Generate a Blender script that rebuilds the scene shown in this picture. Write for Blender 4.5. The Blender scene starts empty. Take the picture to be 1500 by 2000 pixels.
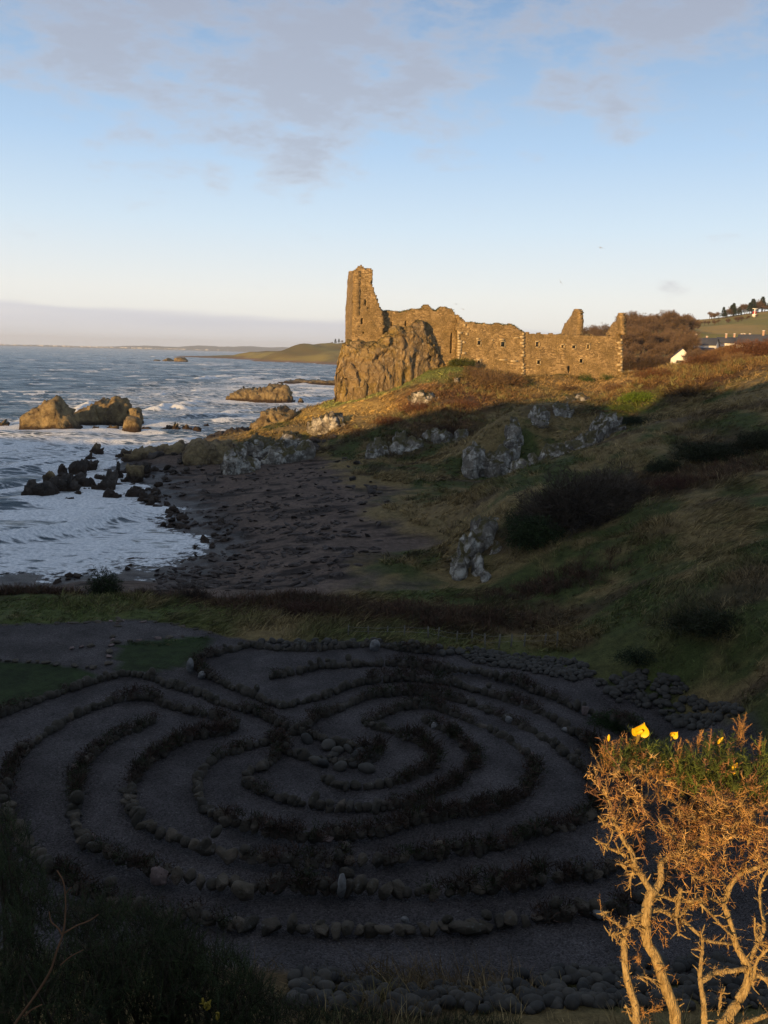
import bpy, math, random
import numpy as np
from mathutils import Vector, Matrix
R = math.radians
rng = np.random.default_rng(7); random.seed(7)
S = bpy.context.scene; COL = S.collection

# ---------------------------------------------------------------- camera, light, exposure
CAMZ = 17.0; FPX = 1629.0; PITCH = R(10.7); ROLL = R(1.5)
SUN_AZ, SUN_EL = 31.0, 7.0          # behind the camera, to the left
F0 = np.array([0, math.cos(PITCH), -math.sin(PITCH)]); R0 = np.array([1., 0, 0]); U0 = np.cross(R0, F0)
RV = math.cos(ROLL)*R0 + math.sin(ROLL)*U0; UV = -math.sin(ROLL)*R0 + math.cos(ROLL)*U0
cam = bpy.data.cameras.new('camera'); co = bpy.data.objects.new('camera', cam); COL.objects.link(co); S.camera = co
cam.sensor_fit = 'VERTICAL'; cam.sensor_height = 24; cam.lens = 24*FPX/2000; cam.clip_start = .05; cam.clip_end = 60000
co.matrix_world = Matrix(((RV[0], UV[0], -F0[0], 0), (RV[1], UV[1], -F0[1], 0), (RV[2], UV[2], -F0[2], CAMZ), (0, 0, 0, 1)))
S.view_settings.view_transform = 'Standard'; S.view_settings.look = 'None'; S.view_settings.exposure = 0.40; S.view_settings.gamma = 1
S.cycles.max_bounces = 4; S.cycles.diffuse_bounces = 2; S.cycles.glossy_bounces = 2; S.cycles.transparent_max_bounces = 4
S.cycles.volume_bounces = 0

W = bpy.data.worlds.new('World'); S.world = W; W.use_nodes = True
def build_world():
    nt = W.node_tree; N = nt.nodes; L = nt.links; N.clear()
    out = N.new('ShaderNodeOutputWorld'); bg = N.new('ShaderNodeBackground'); L.new(bg.outputs[0], out.inputs[0])
    sky = N.new('ShaderNodeTexSky'); sky.sky_type = 'NISHITA'; sky.sun_disc = False
    sky.sun_elevation = R(SUN_EL); sky.sun_rotation = R(180+SUN_AZ); sky.air_density = 1.0; sky.dust_density = 0.6; sky.ozone_density = 2.0
    bg.inputs[1].default_value = SKY_STR
    tc = N.new('ShaderNodeTexCoord')
    sep = N.new('ShaderNodeSeparateXYZ'); L.new(tc.outputs['Generated'], sep.inputs[0])
    def math_(op, a, b=None, c=None, clamp=False):
        m = N.new('ShaderNodeMath'); m.operation = op; m.use_clamp = clamp
        for i, v in enumerate((a, b, c)):
            if v is None: continue
            if isinstance(v, (int, float)): m.inputs[i].default_value = v
            else: L.new(v, m.inputs[i])
        return m.outputs[0]
    def mix(f, a, b, t='MIX'):
        m = N.new('ShaderNodeMix'); m.data_type = 'RGBA'; m.blend_type = t
        for k, v in ((0, f), (6, a), (7, b)):
            if isinstance(v, (int, float)): m.inputs[k].default_value = v
            elif isinstance(v, tuple): m.inputs[k].default_value = (*v, 1)
            else: L.new(v, m.inputs[k])
        return m.outputs[2]
    z = sep.outputs[2]
    # thin bright air towards the horizon and deeper blue high up, over the physical sky
    zr = N.new('ShaderNodeValToRGB'); L.new(z, zr.inputs[0]); e = zr.color_ramp.elements
    for p, c in SKY_RAMP[1:-1]: e.new(p)
    e = zr.color_ramp.elements
    for k, (p, c) in enumerate(SKY_RAMP): e[k].position = p; e[k].color = (*c, 1)
    base = mix(SKY_MIX, sky.outputs[0], zr.outputs[0])
    # clouds: project the direction on a flat layer so that they shrink towards the horizon
    el = math_('ARCSINE', z); azi = math_('ARCTAN2', sep.outputs[0], sep.outputs[1])
    cmb = N.new('ShaderNodeCombineXYZ'); L.new(azi, cmb.inputs[0]); L.new(el, cmb.inputs[1])
    mp = N.new('ShaderNodeMapping'); L.new(cmb.outputs[0], mp.inputs[0])
    mp.inputs['Rotation'].default_value = (0, 0, R(28)); mp.inputs['Scale'].default_value = (1.0, 2.6, 1); mp.inputs['Location'].default_value = CLOUD_LOC
    nz = N.new('ShaderNodeTexNoise'); nz.inputs['Scale'].default_value = 9.5; nz.inputs['Detail'].default_value = 9; nz.inputs['Roughness'].default_value = .63
    nz.inputs['Distortion'].default_value = .12
    L.new(mp.outputs[0], nz.inputs['Vector'])
    hi = N.new('ShaderNodeMapRange'); L.new(z, hi.inputs[0]); hi.inputs[1].default_value = .16; hi.inputs[2].default_value = .34
    hi.inputs[3].default_value = -.23; hi.inputs[4].default_value = -.075
    bias = hi.outputs[0]
    for (px, py, rad, amt) in CLOUDS:
        d = F0 + (px-750)/FPX*RV + (1000-py)/FPX*UV; d = d/np.linalg.norm(d)
        dt = N.new('ShaderNodeVectorMath'); dt.operation = 'DOT_PRODUCT'; L.new(tc.outputs['Generated'], dt.inputs[0]); dt.inputs[1].default_value = tuple(d)
        b_ = N.new('ShaderNodeMapRange'); b_.interpolation_type = 'SMOOTHSTEP'; L.new(dt.outputs['Value'], b_.inputs[0]); b_.inputs[1].default_value = math.cos(rad); b_.inputs[2].default_value = 1.0; b_.inputs[3].default_value = 0; b_.inputs[4].default_value = amt
        bias = math_('ADD', bias, b_.outputs[0])
    hi = type('o', (), {'outputs': [bias]})
    den = math_('ADD', nz.outputs[0], hi.outputs[0])
    mr = N.new('ShaderNodeMapRange'); mr.interpolation_type = 'SMOOTHSTEP'; L.new(den, mr.inputs[0])
    mr.inputs[1].default_value = .38; mr.inputs[2].default_value = .66; mr.inputs[3].default_value = 0; mr.inputs[4].default_value = .62
    n2 = N.new('ShaderNodeTexNoise'); n2.inputs['Scale'].default_value = 16; n2.inputs['Detail'].default_value = 6; L.new(mp.outputs[0], n2.inputs['Vector'])
    thick = math_('MULTIPLY', mr.outputs[0], mr.outputs[0])
    ccol = mix(math_('MULTIPLY', thick, 1.3, clamp=True), CLOUD_LIT, CLOUD_DARK)
    c1 = mix(mr.outputs[0], base, ccol)
    # low bank of cloud far out over the sea
    az = math_('DIVIDE', sep.outputs[0], math_('MAXIMUM', sep.outputs[1], .05))
    cb = N.new('ShaderNodeCombineXYZ'); L.new(math_('MULTIPLY', az, 3.0), cb.inputs[0]); L.new(math_('MULTIPLY', z, 30.0), cb.inputs[1])
    n3 = N.new('ShaderNodeTexNoise'); n3.inputs['Scale'].default_value = 1.6; n3.inputs['Detail'].default_value = 6; L.new(cb.outputs[0], n3.inputs['Vector'])
    top = math_('ADD', math_('MULTIPLY_ADD', az, -.022, .037), math_('MULTIPLY', math_('SUBTRACT', n3.outputs[0], .5), .022))
    bank = N.new('ShaderNodeMapRange'); bank.interpolation_type = 'SMOOTHSTEP'
    L.new(math_('SUBTRACT', top, z), bank.inputs[0]); bank.inputs[1].default_value = -.003; bank.inputs[2].default_value = .006
    bank.inputs[3].default_value = 0; bank.inputs[4].default_value = .75
    bcol = mix(n3.outputs[0], BANK_A, BANK_B)
    fade = N.new('ShaderNodeMapRange'); L.new(z, fade.inputs[0]); fade.inputs[1].default_value = .002; fade.inputs[2].default_value = .03
    fade.inputs[3].default_value = .45; fade.inputs[4].default_value = 1
    c2 = mix(math_('MULTIPLY', bank.outputs[0], fade.outputs[0]), c1, bcol)
    L.new(c2, bg.inputs[0])
SKY_STR = 0.10; SKY_MIX = .88
SKY_RAMP = [(0.0, (7.7, 7.4, 7.0)), (.065, (7.5, 7.5, 7.3)), (.14, (5.6, 6.7, 7.7)), (.22, (3.8, 5.35, 7.3)), (.36, (1.9, 3.1, 5.0)), (1.0, (1.8, 1.85, 1.95))]
CLOUDS = [(480, 20, .26, .11), (330, 170, .12, .09), (640, 150, .14, .09), (600, 290, .09, .11), (880, 210, .08, .13), (1250, -20, .19, .13), (1080, 185, .035, .13), (60, 40, .12, .11), (1320, 560, .025, .13), (180, 320, .03, .13), (430, 350, .025, .13), (1200, 285, .04, .13), (1420, 557, .018, .13)]; CLOUD_LOC = (2.3, .6, 0); CLOUD_LIT = (4.7, 4.5, 4.7); CLOUD_DARK = (2.5, 2.6, 3.15)
BANK_A = (4.2, 4.4, 5.2); BANK_B = (6.2, 6.0, 6.1)
build_world()
sl = bpy.data.lights.new('sun', 'SUN'); sl.energy = 5.0; sl.angle = R(.55); sl.color = (1, .63, .25)
so = bpy.data.objects.new('sun', sl); COL.objects.link(so)
sdir = Vector((-math.sin(R(SUN_AZ))*math.cos(R(SUN_EL)), -math.cos(R(SUN_AZ))*math.cos(R(SUN_EL)), math.sin(R(SUN_EL))))
so.rotation_euler = sdir.to_track_quat('Z', 'Y').to_euler(); so.location = (0, 0, 60)

# ---------------------------------------------------------------- helpers
def ray(px, py):
    d = F0 + (px-750)/FPX*RV + (1000-py)/FPX*UV
    return d
def PY(px, py, Y):            # point at distance Y in front
    d = ray(px, py); return np.array([0, 0, CAMZ]) + d*(Y/d[1])
def PZ(px, py, z):            # point on the level z
    d = ray(px, py); return np.array([0, 0, CAMZ]) + d*((z-CAMZ)/d[2])
def PD(px, py, t):            # depth t along the optical axis
    return np.array([0, 0, CAMZ]) + ray(px, py)*t
def toPix(P):
    P = np.atleast_2d(P) - [0, 0, CAMZ]; w = P@F0; w = np.where(w < .01, .01, w)
    return np.stack([750+FPX*(P@RV)/w, 1000-FPX*(P@UV)/w], 1)
def _h(ix, iy, iz, s):
    n = (ix.astype(np.int64)*374761393 + iy.astype(np.int64)*668265263 + iz.astype(np.int64)*2147483647 + s*974634777) & 0xffffffff
    n = ((n ^ (n >> 13))*1274126177) & 0xffffffff; n = ((n ^ (n >> 16))*2246822519) & 0xffffffff
    return ((n ^ (n >> 15)) & 0xffffff)/0xffffff
def noise(P, s=0):
    P = np.asarray(P, float)
    if P.shape[-1] == 2: P = np.concatenate([P, np.zeros(P.shape[:-1]+(1,))], -1)
    i = np.floor(P).astype(np.int64); f = P-i; f = f*f*(3-2*f)
    x, y, z = i[..., 0], i[..., 1], i[..., 2]; fx, fy, fz = f[..., 0], f[..., 1], f[..., 2]
    r = 0
    for dx in (0, 1):
        for dy in (0, 1):
            for dz in (0, 1):
                r = r + _h(x+dx, y+dy, z+dz, s)*(fx if dx else 1-fx)*(fy if dy else 1-fy)*(fz if dz else 1-fz)
    return r*2-1
def fbm(P, o=4, s=0, g=.5):
    P = np.asarray(P, float); a = 1; r = 0; t = 0
    for k in range(o): r = r+a*noise(P*(2.03**k)+k*17.3, s+k); t += a; a *= g
    return r/t
def facets(P, s=0):
    # broken rock: the nearest random site gives a flat, tilted face
    P = np.asarray(P, float); sp = P.shape[:-1]; Q = P.reshape(-1, 3); i = np.floor(Q).astype(np.int64); best = np.full(len(Q), 9e9); val = np.zeros(len(Q))
    for dx in (-1, 0, 1):
        for dy in (-1, 0, 1):
            for dz in (-1, 0, 1):
                a, b, c = i[:, 0]+dx, i[:, 1]+dy, i[:, 2]+dz; h = [_h(a, b, c, s+k) for k in range(7)]
                D = np.stack([Q[:, 0]-a-h[0], Q[:, 1]-b-h[1], Q[:, 2]-c-h[2]], 1); d = (D**2).sum(1); m = d < best; best[m] = d[m]
                v = (h[3]-.5)*1.3+(D[:, 0]*(h[4]-.5)+D[:, 1]*(h[5]-.5)+D[:, 2]*(h[6]-.5))*1.5; val[m] = v[m]
    return val.reshape(sp)
def sstep(a, b, x): t = np.clip((x-a)/(b-a), 0, 1); return t*t*(3-2*t)
def lerp(a, b, t): return a+(b-a)*t

def tag(o, label=None, cat=None, group=None, kind=None):
    for k, v in (('label', label), ('category', cat), ('group', group), ('kind', kind)):
        if v: o[k] = v
    return o
def mesh(name, V, F, mat, parent=None, loc=None, cols=None, smooth=False, attrs=None, matidx=None):
    """V (n,3); F: list of arrays (tris / quads) or one array"""
    V = np.asarray(V, float)
    if isinstance(F, np.ndarray): F = [F]
    F = [f for f in F if len(f)]
    me = bpy.data.meshes.new(name)
    off = np.zeros(3) if loc is None else np.asarray(loc, float)
    me.vertices.add(len(V)); me.vertices.foreach_set('co', (V-off).astype(np.float32).ravel())
    nl = sum(f.size for f in F); npoly = sum(len(f) for f in F)
    me.loops.add(nl); me.loops.foreach_set('vertex_index', np.concatenate([f.ravel() for f in F]).astype(np.int32))
    me.polygons.add(npoly)
    tot = np.concatenate([np.full(len(f), f.shape[1]) for f in F]); st = np.concatenate([[0], np.cumsum(tot)[:-1]])
    me.polygons.foreach_set('loop_start', st.astype(np.int32)); me.polygons.foreach_set('loop_total', tot.astype(np.int32))
    if smooth: me.polygons.foreach_set('use_smooth', np.ones(npoly, bool))
    me.update(calc_edges=True)
    if cols is not None:
        a = me.color_attributes.new('Col', 'FLOAT_COLOR', 'POINT')
        a.data.foreach_set('color', np.concatenate([cols, np.ones((len(cols), 1))], 1).astype(np.float32).ravel())
    for k, v in (attrs or {}).items():
        a = me.attributes.new(k, 'FLOAT', 'POINT'); a.data.foreach_set('value', np.asarray(v, np.float32))
    me.materials.append(mat)
    o = bpy.data.objects.new(name, me); COL.objects.link(o)
    if parent is not None:
        o.parent = parent; 
        if loc is not None: o.location = tuple(off - np.array(parent.location))
        else: o.location = tuple(-np.array(parent.location))
    elif loc is not None: o.location = tuple(off)
    return o
def empty(name, loc, label, cat, group=None):
    o = bpy.data.objects.new(name, None); o.empty_display_size = .3; o.location = tuple(map(float, loc)); COL.objects.link(o)
    return tag(o, label, cat, group)
def grid_faces(nu, nv, wrap=False):
    i = np.arange(nu-1)[:, None]; j = np.arange(nv if wrap else nv-1)[None]
    a = i*nv+j; b = i*nv+(j+1) % nv; c = (i+1)*nv+(j+1) % nv; d = (i+1)*nv+j
    return np.stack([a, b, c, d], -1).reshape(-1, 4)
class MB:
    def __init__(s): s.V = []; s.T = []; s.Q = []; s.C = []; s.n = 0
    def add(s, V, T=None, Q=None, C=None):
        V = np.asarray(V, float)
        if T is not None and len(T): s.T.append(np.asarray(T)+s.n)
        if Q is not None and len(Q): s.Q.append(np.asarray(Q)+s.n)
        s.V.append(V); s.n += len(V)
        if C is not None:
            C = np.asarray(C, float); s.C.append(np.broadcast_to(C, (len(V), 3)))
    def box(s, c, h, rot=None, C=None, jit=0):
        v = np.array([[x, y, z] for x in (-1, 1) for y in (-1, 1) for z in (-1, 1)], float)*h
        if jit: v = v+rng.uniform(-jit, jit, v.shape)
        if rot is not None: v = v@np.array(rot).T
        s.add(v+c, Q=[[0, 1, 3, 2], [4, 6, 7, 5], [0, 4, 5, 1], [2, 3, 7, 6], [0, 2, 6, 4], [1, 5, 7, 3]], C=C)
    def tube(s, pts, rad, n=7, C=None, rough=0, seg=4):
        pts = np.asarray(pts, float); rad = np.broadcast_to(np.asarray(rad, float), (len(pts),))
        if len(pts) > 2 and seg > 1:
            P = np.vstack([2*pts[0]-pts[1], pts, 2*pts[-1]-pts[-2]]); o = []; rr = []
            for i in range(1, len(P)-2):
                for k in range(seg):
                    t = k/seg; a, b, c, d = P[i-1], P[i], P[i+1], P[i+2]
                    o.append(.5*((2*b)+(-a+c)*t+(2*a-5*b+4*c-d)*t*t+(-a+3*b-3*c+d)*t**3)); rr.append(lerp(rad[i-1], rad[i], t))
            o.append(pts[-1]); rr.append(rad[-1]); pts = np.array(o); rad = np.array(rr)
        d = np.gradient(pts, axis=0); d /= np.linalg.norm(d, axis=1)[:, None]+1e-9
        up = np.array([.3, .2, 1.]); up = np.where(np.abs(d@up)[:, None] > 1.0, np.array([1., 0, 0]), np.array([.1, .97, .1]))
        a = np.cross(d, up); a /= np.linalg.norm(a, axis=1)[:, None]+1e-9; b = np.cross(d, a)
        th = np.arange(n)*2*math.pi/n
        r = rad[:, None]*np.ones(n)
        if rough: r = r*(1+rough*rng.uniform(-1, 1, r.shape))
        V = pts[:, None]+r[..., None]*(np.cos(th)[None, :, None]*a[:, None]+np.sin(th)[None, :, None]*b[:, None])
        m = len(pts); Q = grid_faces(m, n, True)
        V = np.vstack([V.reshape(-1, 3), pts[:1]-d[:1]*rad[0]*.5, pts[-1:]+d[-1:]*rad[-1]*.6]); e = m*n
        T = [[e, (k+1) % n, k] for k in range(n)]+[[e+1, (m-1)*n+k, (m-1)*n+(k+1) % n] for k in range(n)]
        s.add(V, T=np.array(T), Q=Q, C=C)
    def build(s, name, mat, parent=None, loc=None, smooth=False):
        F = []
        if s.Q: F.append(np.concatenate(s.Q))
        if s.T: F.append(np.concatenate(s.T))
        C = np.concatenate(s.C) if s.C else None
        return mesh(name, np.concatenate(s.V), F, mat, parent, loc, C, smooth)
def unit(v): return v/(np.linalg.norm(v, axis=-1, keepdims=True)+1e-9)
def blades(mb, B, D, L, Wd, C, droop=.35):
    """ribbons: quad + tip triangle"""
    n = len(B); D = unit(D); side = unit(np.cross(D, rng.normal(size=(n, 3)))); L = np.broadcast_to(L, (n,))[:, None]; Wd = np.broadcast_to(Wd, (n,))[:, None]
    hz = D.copy(); hz[:, 2] = 0; hz = hz+rng.normal(0, .3, (n, 3)); dz = hz*droop*L; dz[:, 2] -= droop*.5*L[:, 0]
    mid = B+D*L*.55+dz*.25; tip = B+D*L+dz
    V = np.stack([B-side*Wd/2, B+side*Wd/2, mid-side*Wd*.38, mid+side*Wd*.38, tip], 1).reshape(-1, 3)
    i = np.arange(n)[:, None]*5
    mb.add(V, Q=i+np.array([[0, 1, 3, 2]]), T=i+np.array([[2, 3, 4]]), C=np.repeat(C, 5, 0))
def spines(mb, B, D, L, r, C):
    n = len(B); D = unit(D); a = unit(np.cross(D, rng.normal(size=(n, 3)))); b = np.cross(D, a); L = np.broadcast_to(L, (n,))[:, None]; r = np.broadcast_to(r, (n,))[:, None]
    V = np.stack([B+a*r, B+(-.5*a+.87*b)*r, B+(-.5*a-.87*b)*r, B+D*L], 1).reshape(-1, 3); i = np.arange(n)[:, None]*4
    T = np.concatenate([i+np.array([[0, 1, 3]]), i+np.array([[1, 2, 3]]), i+np.array([[2, 0, 3]])])
    mb.add(V, T=T, C=np.repeat(C, 4, 0))
def inpoly(X, Y, poly):
    poly = np.asarray(poly, float); r = np.zeros(np.shape(X), bool); j = len(poly)-1
    for i in range(len(poly)):
        xi, yi = poly[i][:2]; xj, yj = poly[j][:2]
        c = ((yi > Y) != (yj > Y)) & (X < (xj-xi)*(Y-yi)/((yj-yi) if yj != yi else 1e-9)+xi); r ^= c; j = i
    return r
def dseg(X, Y, pl):
    """distance to a polyline"""
    pl = np.asarray(pl, float)[:, :2]; d = np.full(np.shape(X), 1e9)
    for a, b in zip(pl[:-1], pl[1:]):
        v = b-a; t = np.clip(((X-a[0])*v[0]+(Y-a[1])*v[1])/(v@v+1e-9), 0, 1)
        d = np.minimum(d, np.hypot(X-a[0]-t*v[0], Y-a[1]-t*v[1]))
    return d

# ---------------------------------------------------------------- materials
class Mat:
    def __init__(s, name, rough=.85, spec=.3):
        s.m = bpy.data.materials.new(name); s.m.use_nodes = True; s.N = s.m.node_tree.nodes; s.L = s.m.node_tree.links
        s.b = s.N['Principled BSDF']; s.b.inputs['Roughness'].default_value = rough; s.b.inputs['Specular IOR Level'].default_value = spec
    def node(s, t, **k):
        n = s.N.new('ShaderNode'+t)
        for a, v in k.items(): setattr(n, a, v)
        return n
    def sock(s, sk, v):
        if isinstance(v, (int, float)): sk.default_value = v
        elif isinstance(v, tuple): sk.default_value = (*v, 1) if len(sk.default_value) == 4 and len(v) == 3 else v
        else: s.L.new(v, sk)
    def pos(s, scale=(1, 1, 1), obj=False, rot=(0, 0, 0)):
        p = s.node('TexCoord').outputs['Object'] if obj else s.node('NewGeometry').outputs['Position']
        mp = s.node('Mapping'); s.L.new(p, mp.inputs[0]); mp.inputs['Scale'].default_value = scale; mp.inputs['Rotation'].default_value = rot; return mp.outputs[0]
    def noise(s, v, sc, det=5, ro=.55, dist=0):
        n = s.node('TexNoise'); s.L.new(v, n.inputs['Vector']); n.inputs['Scale'].default_value = sc; n.inputs['Detail'].default_value = det; n.inputs['Roughness'].default_value = ro; n.inputs['Distortion'].default_value = dist
        return n.outputs[0]
    def vor(s, v, sc, feat='F1', out=0, rnd=1):
        n = s.node('TexVoronoi', feature=feat); s.L.new(v, n.inputs['Vector']); n.inputs['Scale'].default_value = sc; n.inputs['Randomness'].default_value = rnd
        return n.outputs[out]
    def rng_(s, v, a, b, c=0, d=1):
        n = s.node('MapRange'); s.L.new(v, n.inputs[0])
        for i, x in enumerate((a, b, c, d)): n.inputs[i+1].default_value = x
        return n.outputs[0]
    def mix(s, f, a, b, t='MIX'):
        n = s.node('Mix', data_type='RGBA', blend_type=t); s.sock(n.inputs[0], f); s.sock(n.inputs[6], a); s.sock(n.inputs[7], b); return n.outputs[2]
    def math(s, op, a, b=0):
        n = s.node('Math', operation=op); s.sock(n.inputs[0], a); s.sock(n.inputs[1], b); return n.outputs[0]
    def attr(s, n='Col', out='Color'):
        a = s.node('Attribute', attribute_name=n); return a.outputs[out]
    def col(s, v): s.sock(s.b.inputs['Base Color'], v); return s
    def bump(s, h, st=.5, d=.05):
        n = s.node('Bump'); n.inputs['Strength'].default_value = st; n.inputs['Distance'].default_value = d; s.L.new(h, n.inputs['Height']); s.L.new(n.outputs[0], s.b.inputs['Normal']); return s
def hexc(h, k=1.0):
    c = np.array([int(h[i:i+2], 16)/255 for i in (0, 2, 4)]); c = np.where(c < .04045, c/12.92, ((c+.055)/1.055)**2.4); return c*k

def m_vcol(name, rough=.9, var=.35, sc=6., bsc=18., bst=.4, bd=.04, spec=.2):
    M = Mat(name, rough, spec); p = M.pos(); n = M.noise(p, sc, 6)
    M.col(M.mix(1, M.attr(), M.mix(M.rng_(n, .3, .7), (1-var,)*3, (1+var,)*3), 'MULTIPLY'))
    M.bump(M.noise(p, bsc, 5), bst, bd); return M.m
def m_rock(name, base, dark, pale, lichen=.5, sc=1.0, wet=None, warm=None, zflat=1.0, crack=.45, moss=0, lsc=2.6):
    M = Mat(name, .88, .25); p = M.pos((1, 1, zflat)); n1 = M.noise(p, .5*sc, 8, .62, .3); n2 = M.noise(p, lsc*sc, 8, .68)
    c = M.mix(M.rng_(n1, .38, .62), dark, base)
    if warm: c = M.mix(M.rng_(M.noise(p, .33*sc, 5), .48, .66), c, warm)
    c = M.mix(M.rng_(n2, .62-.14*lichen, .70-.10*lichen, 0, .9), c, pale)
    wp = M.node('VectorMath', operation='MULTIPLY_ADD'); wc = M.node('CombineXYZ')
    for i in range(3): M.L.new(M.noise(p, 1.1*sc+i*.3, 5), wc.inputs[i])
    M.L.new(wc.outputs[0], wp.inputs[0]); wp.inputs[1].default_value = (1.2/sc,)*3; M.L.new(p, wp.inputs[2])
    cr = M.vor(wp.outputs[0], 1.1*sc, 'DISTANCE_TO_EDGE'); c = M.mix(M.rng_(cr, 0, .05, crack, 0), c, tuple(.35*x for x in dark))
    if moss:
        nn = M.node('NewGeometry'); sz = M.node('SeparateXYZ'); M.L.new(nn.outputs['Normal'], sz.inputs[0]); mo = M.math('ADD', sz.outputs[2], M.rng_(M.noise(p, .9*sc, 6), .3, .7, -.45, .45))
        c = M.mix(M.rng_(mo, .55, .85, 0, moss), c, M.mix(n2, (.05, .055, .018), (.13, .09, .04)))
    if wet is not None:
        z = M.node('SeparateXYZ'); M.L.new(M.pos(), z.inputs[0]); h = M.math('ADD', z.outputs[2], M.rng_(n1, 0, 1, -.8, .8))
        c = M.mix(M.rng_(h, wet-.3, wet+.5, 1, 0), c, (.035, .022, .014))
    M.col(c); h = M.math('ADD', M.math('MULTIPLY', n2, .6), M.math('MULTIPLY', M.rng_(cr, 0, .12), crack)); M.bump(h, .9, .22/sc); return M.m
def m_masonry(name, base, sc=2.1, flat=1.9, light=.5):
    M = Mat(name, .92, .15); p0 = M.pos()
    nz = M.noise(p0, 1.3, 3); off = M.node('VectorMath', operation='MULTIPLY_ADD'); cc = M.node('CombineXYZ')
    for i in range(3): M.L.new(nz, cc.inputs[i])
    M.L.new(cc.outputs[0], off.inputs[0]); off.inputs[1].default_value = (.25,)*3; M.L.new(M.pos((1, 1, flat)), off.inputs[2]); p = off.outputs[0]
    cell = M.vor(p, sc, 'F1', 1); e = M.vor(p, sc, 'DISTANCE_TO_EDGE')
    sp = M.node('SeparateColor'); M.L.new(cell, sp.inputs[0])
    b = np.array(base); c = M.mix(M.rng_(sp.outputs[0], 0, 1), tuple(b*.50), tuple(b*1.25))
    c = M.mix(M.rng_(sp.outputs[1], .72, .95, 0, light), c, tuple(b*[1.9, 1.95, 2.0]))
    c = M.mix(M.rng_(M.noise(p0, .35, 6, .6), .40, .60, 0, .85), c, tuple(b*[.62, .62, .54]))
    c = M.mix(M.rng_(M.noise(p0, 7, 4), .35, .65, 0, 1), M.mix(1, c, (.72, .72, .72), 'MULTIPLY'), c)
    mort = M.mix(M.rng_(M.noise(p0, .8, 4), .4, .6), tuple(b*1.5), tuple(b*.42))
    c = M.mix(M.rng_(e, .015, .05, 1, 0), c, mort)
    M.col(c); M.bump(M.math('ADD', M.rng_(e, 0, .10), M.math('MULTIPLY', M.noise(p0, 9, 4), .5)), .9, .09); return M.m
# ---------------------------------------------------------------- terrain heights
sh = np.array([-math.sin(R(SUN_AZ)), -math.cos(R(SUN_AZ))]); TE = math.tan(R(SUN_EL))
class RBF:
    def __init__(s, P, c=3.0):
        P = np.array(P, float); s.xy = P[:, :2]; s.c = c; n = len(P)
        d = np.sqrt(((s.xy[:, None]-s.xy[None])**2).sum(-1)+c*c)
        A = np.zeros((n+3, n+3)); A[:n, :n] = d-np.eye(n)*.15; A[:n, n] = 1; A[:n, n+1:] = s.xy; A[n, :n] = 1; A[n+1:, :n] = s.xy.T
        s.w = np.linalg.solve(A, np.concatenate([P[:, 2], [0]*3]))
    def __call__(s, X, Y):
        sp = X.shape; X = X.ravel(); Y = Y.ravel(); out = np.empty(len(X)); n = len(s.xy)
        for k in range(0, len(X), 20000):
            x = X[k:k+20000]; y = Y[k:k+20000]
            d = np.sqrt((x[:, None]-s.xy[:, 0])**2+(y[:, None]-s.xy[:, 1])**2+s.c**2)
            out[k:k+20000] = d@s.w[:n]+s.w[n]+s.w[n+1]*x+s.w[n+2]*y
        return out.reshape(sp)
cp = []
def cz(*L):
    for px, py, z in L: cp.append(PZ(px, py, z))
def cy(*L):
    for px, py, Y in L: cp.append(PY(px, py, Y))
def cw(*L):
    for p in L: cp.append(np.array(p, float))
# level lawn and gravel of the labyrinth
for x in (-24, -16, -8, 0, 8, 13):
    for y in (17.5, 24, 31, 38, 43):
        if not (x > 10 and y > 36) : cw((x, y, 3.0))
cw((0, 14.3, 3.9), (-6, 14.5, 4.2), (6, 14.3, 4.0), (0, 11.5, 5.6), (0, 8, 8.6), (0, 4.5, 12.0), (0, 2, 13.2), (0, 0, 14.2), (2, 0, 13.9), (2, 2.2, 12.6), (3, 4, 11.6), (1, 3, 12.2),
   (-3, 0, 14.2), (-4, 4, 11.8), (-5, 8, 8.8), (-6, 11, 6.4), (-10, 12, 5.6), (-12, 6, 9), (-14, 0, 12), (8, 12, 5.6), (8, 6, 9.6), (12, 12, 6), (14, 18, 5), (6, 0, 14), (16, 0, 15), (-2, -6, 14), (5, -8, 14),
   (-30, 0, 7), (-28, 12, 3.5), (-30, 25, 2.6), (-33, 35, 1.5), (-45, 20, -2), (-42, 5, -1), (-50, 40, -2), (-60, 0, -3), (-38, 45, -.6))
cw((22, 14, 9), (20, 22, 6.5), (26, 28, 10), (35, 40, 14), (32, 20, 14), (50, 60, 19), (60, 85, 20), (80, 120, 22), (45, 10, 19), (70, 40, 25), (100, 60, 30), (105, 130, 26), (105, 190, 24), (70, 190, 19), (80, 160, 20))
cz((0, 1168, 3.0), (200, 1182, 3.0), (400, 1195, 3.0), (560, 1205, 3.0), (100, 1158, 2.4), (-150, 1165, 2.8), (280, 1165, 2.2), (470, 1170, 2.6))
cz((60, 1143, .25), (220, 1120, .05), (325, 1098, .03), (410, 1058, .04), (345, 990, .02), (290, 950, .02), (240, 905, 0), (-150, 1140, -.1))
cz((0, 1060, -1.2), (100, 1010, -1.0), (220, 1020, -.6), (0, 920, -2.4), (-200, 1040, -2), (150, 870, -2.4), (0, 800, -3.5), (250, 830, -3), (400, 820, -2.5), (480, 800, -2.5), (-300, 900, -3.5))
cz((465, 1085, .45), (455, 1010, .7), (480, 955, 1.1), (600, 1000, 1.8), (700, 960, 2.4), (735, 1010, 2.6), (610, 1130, 1.9), (430, 1135, .8), (330, 1135, .5), (560, 1170, 2.4), (650, 1080, 2.3), (520, 915, 1.6), (420, 905, 1.1), (350, 925, .5), (340, 960, .4))
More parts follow.
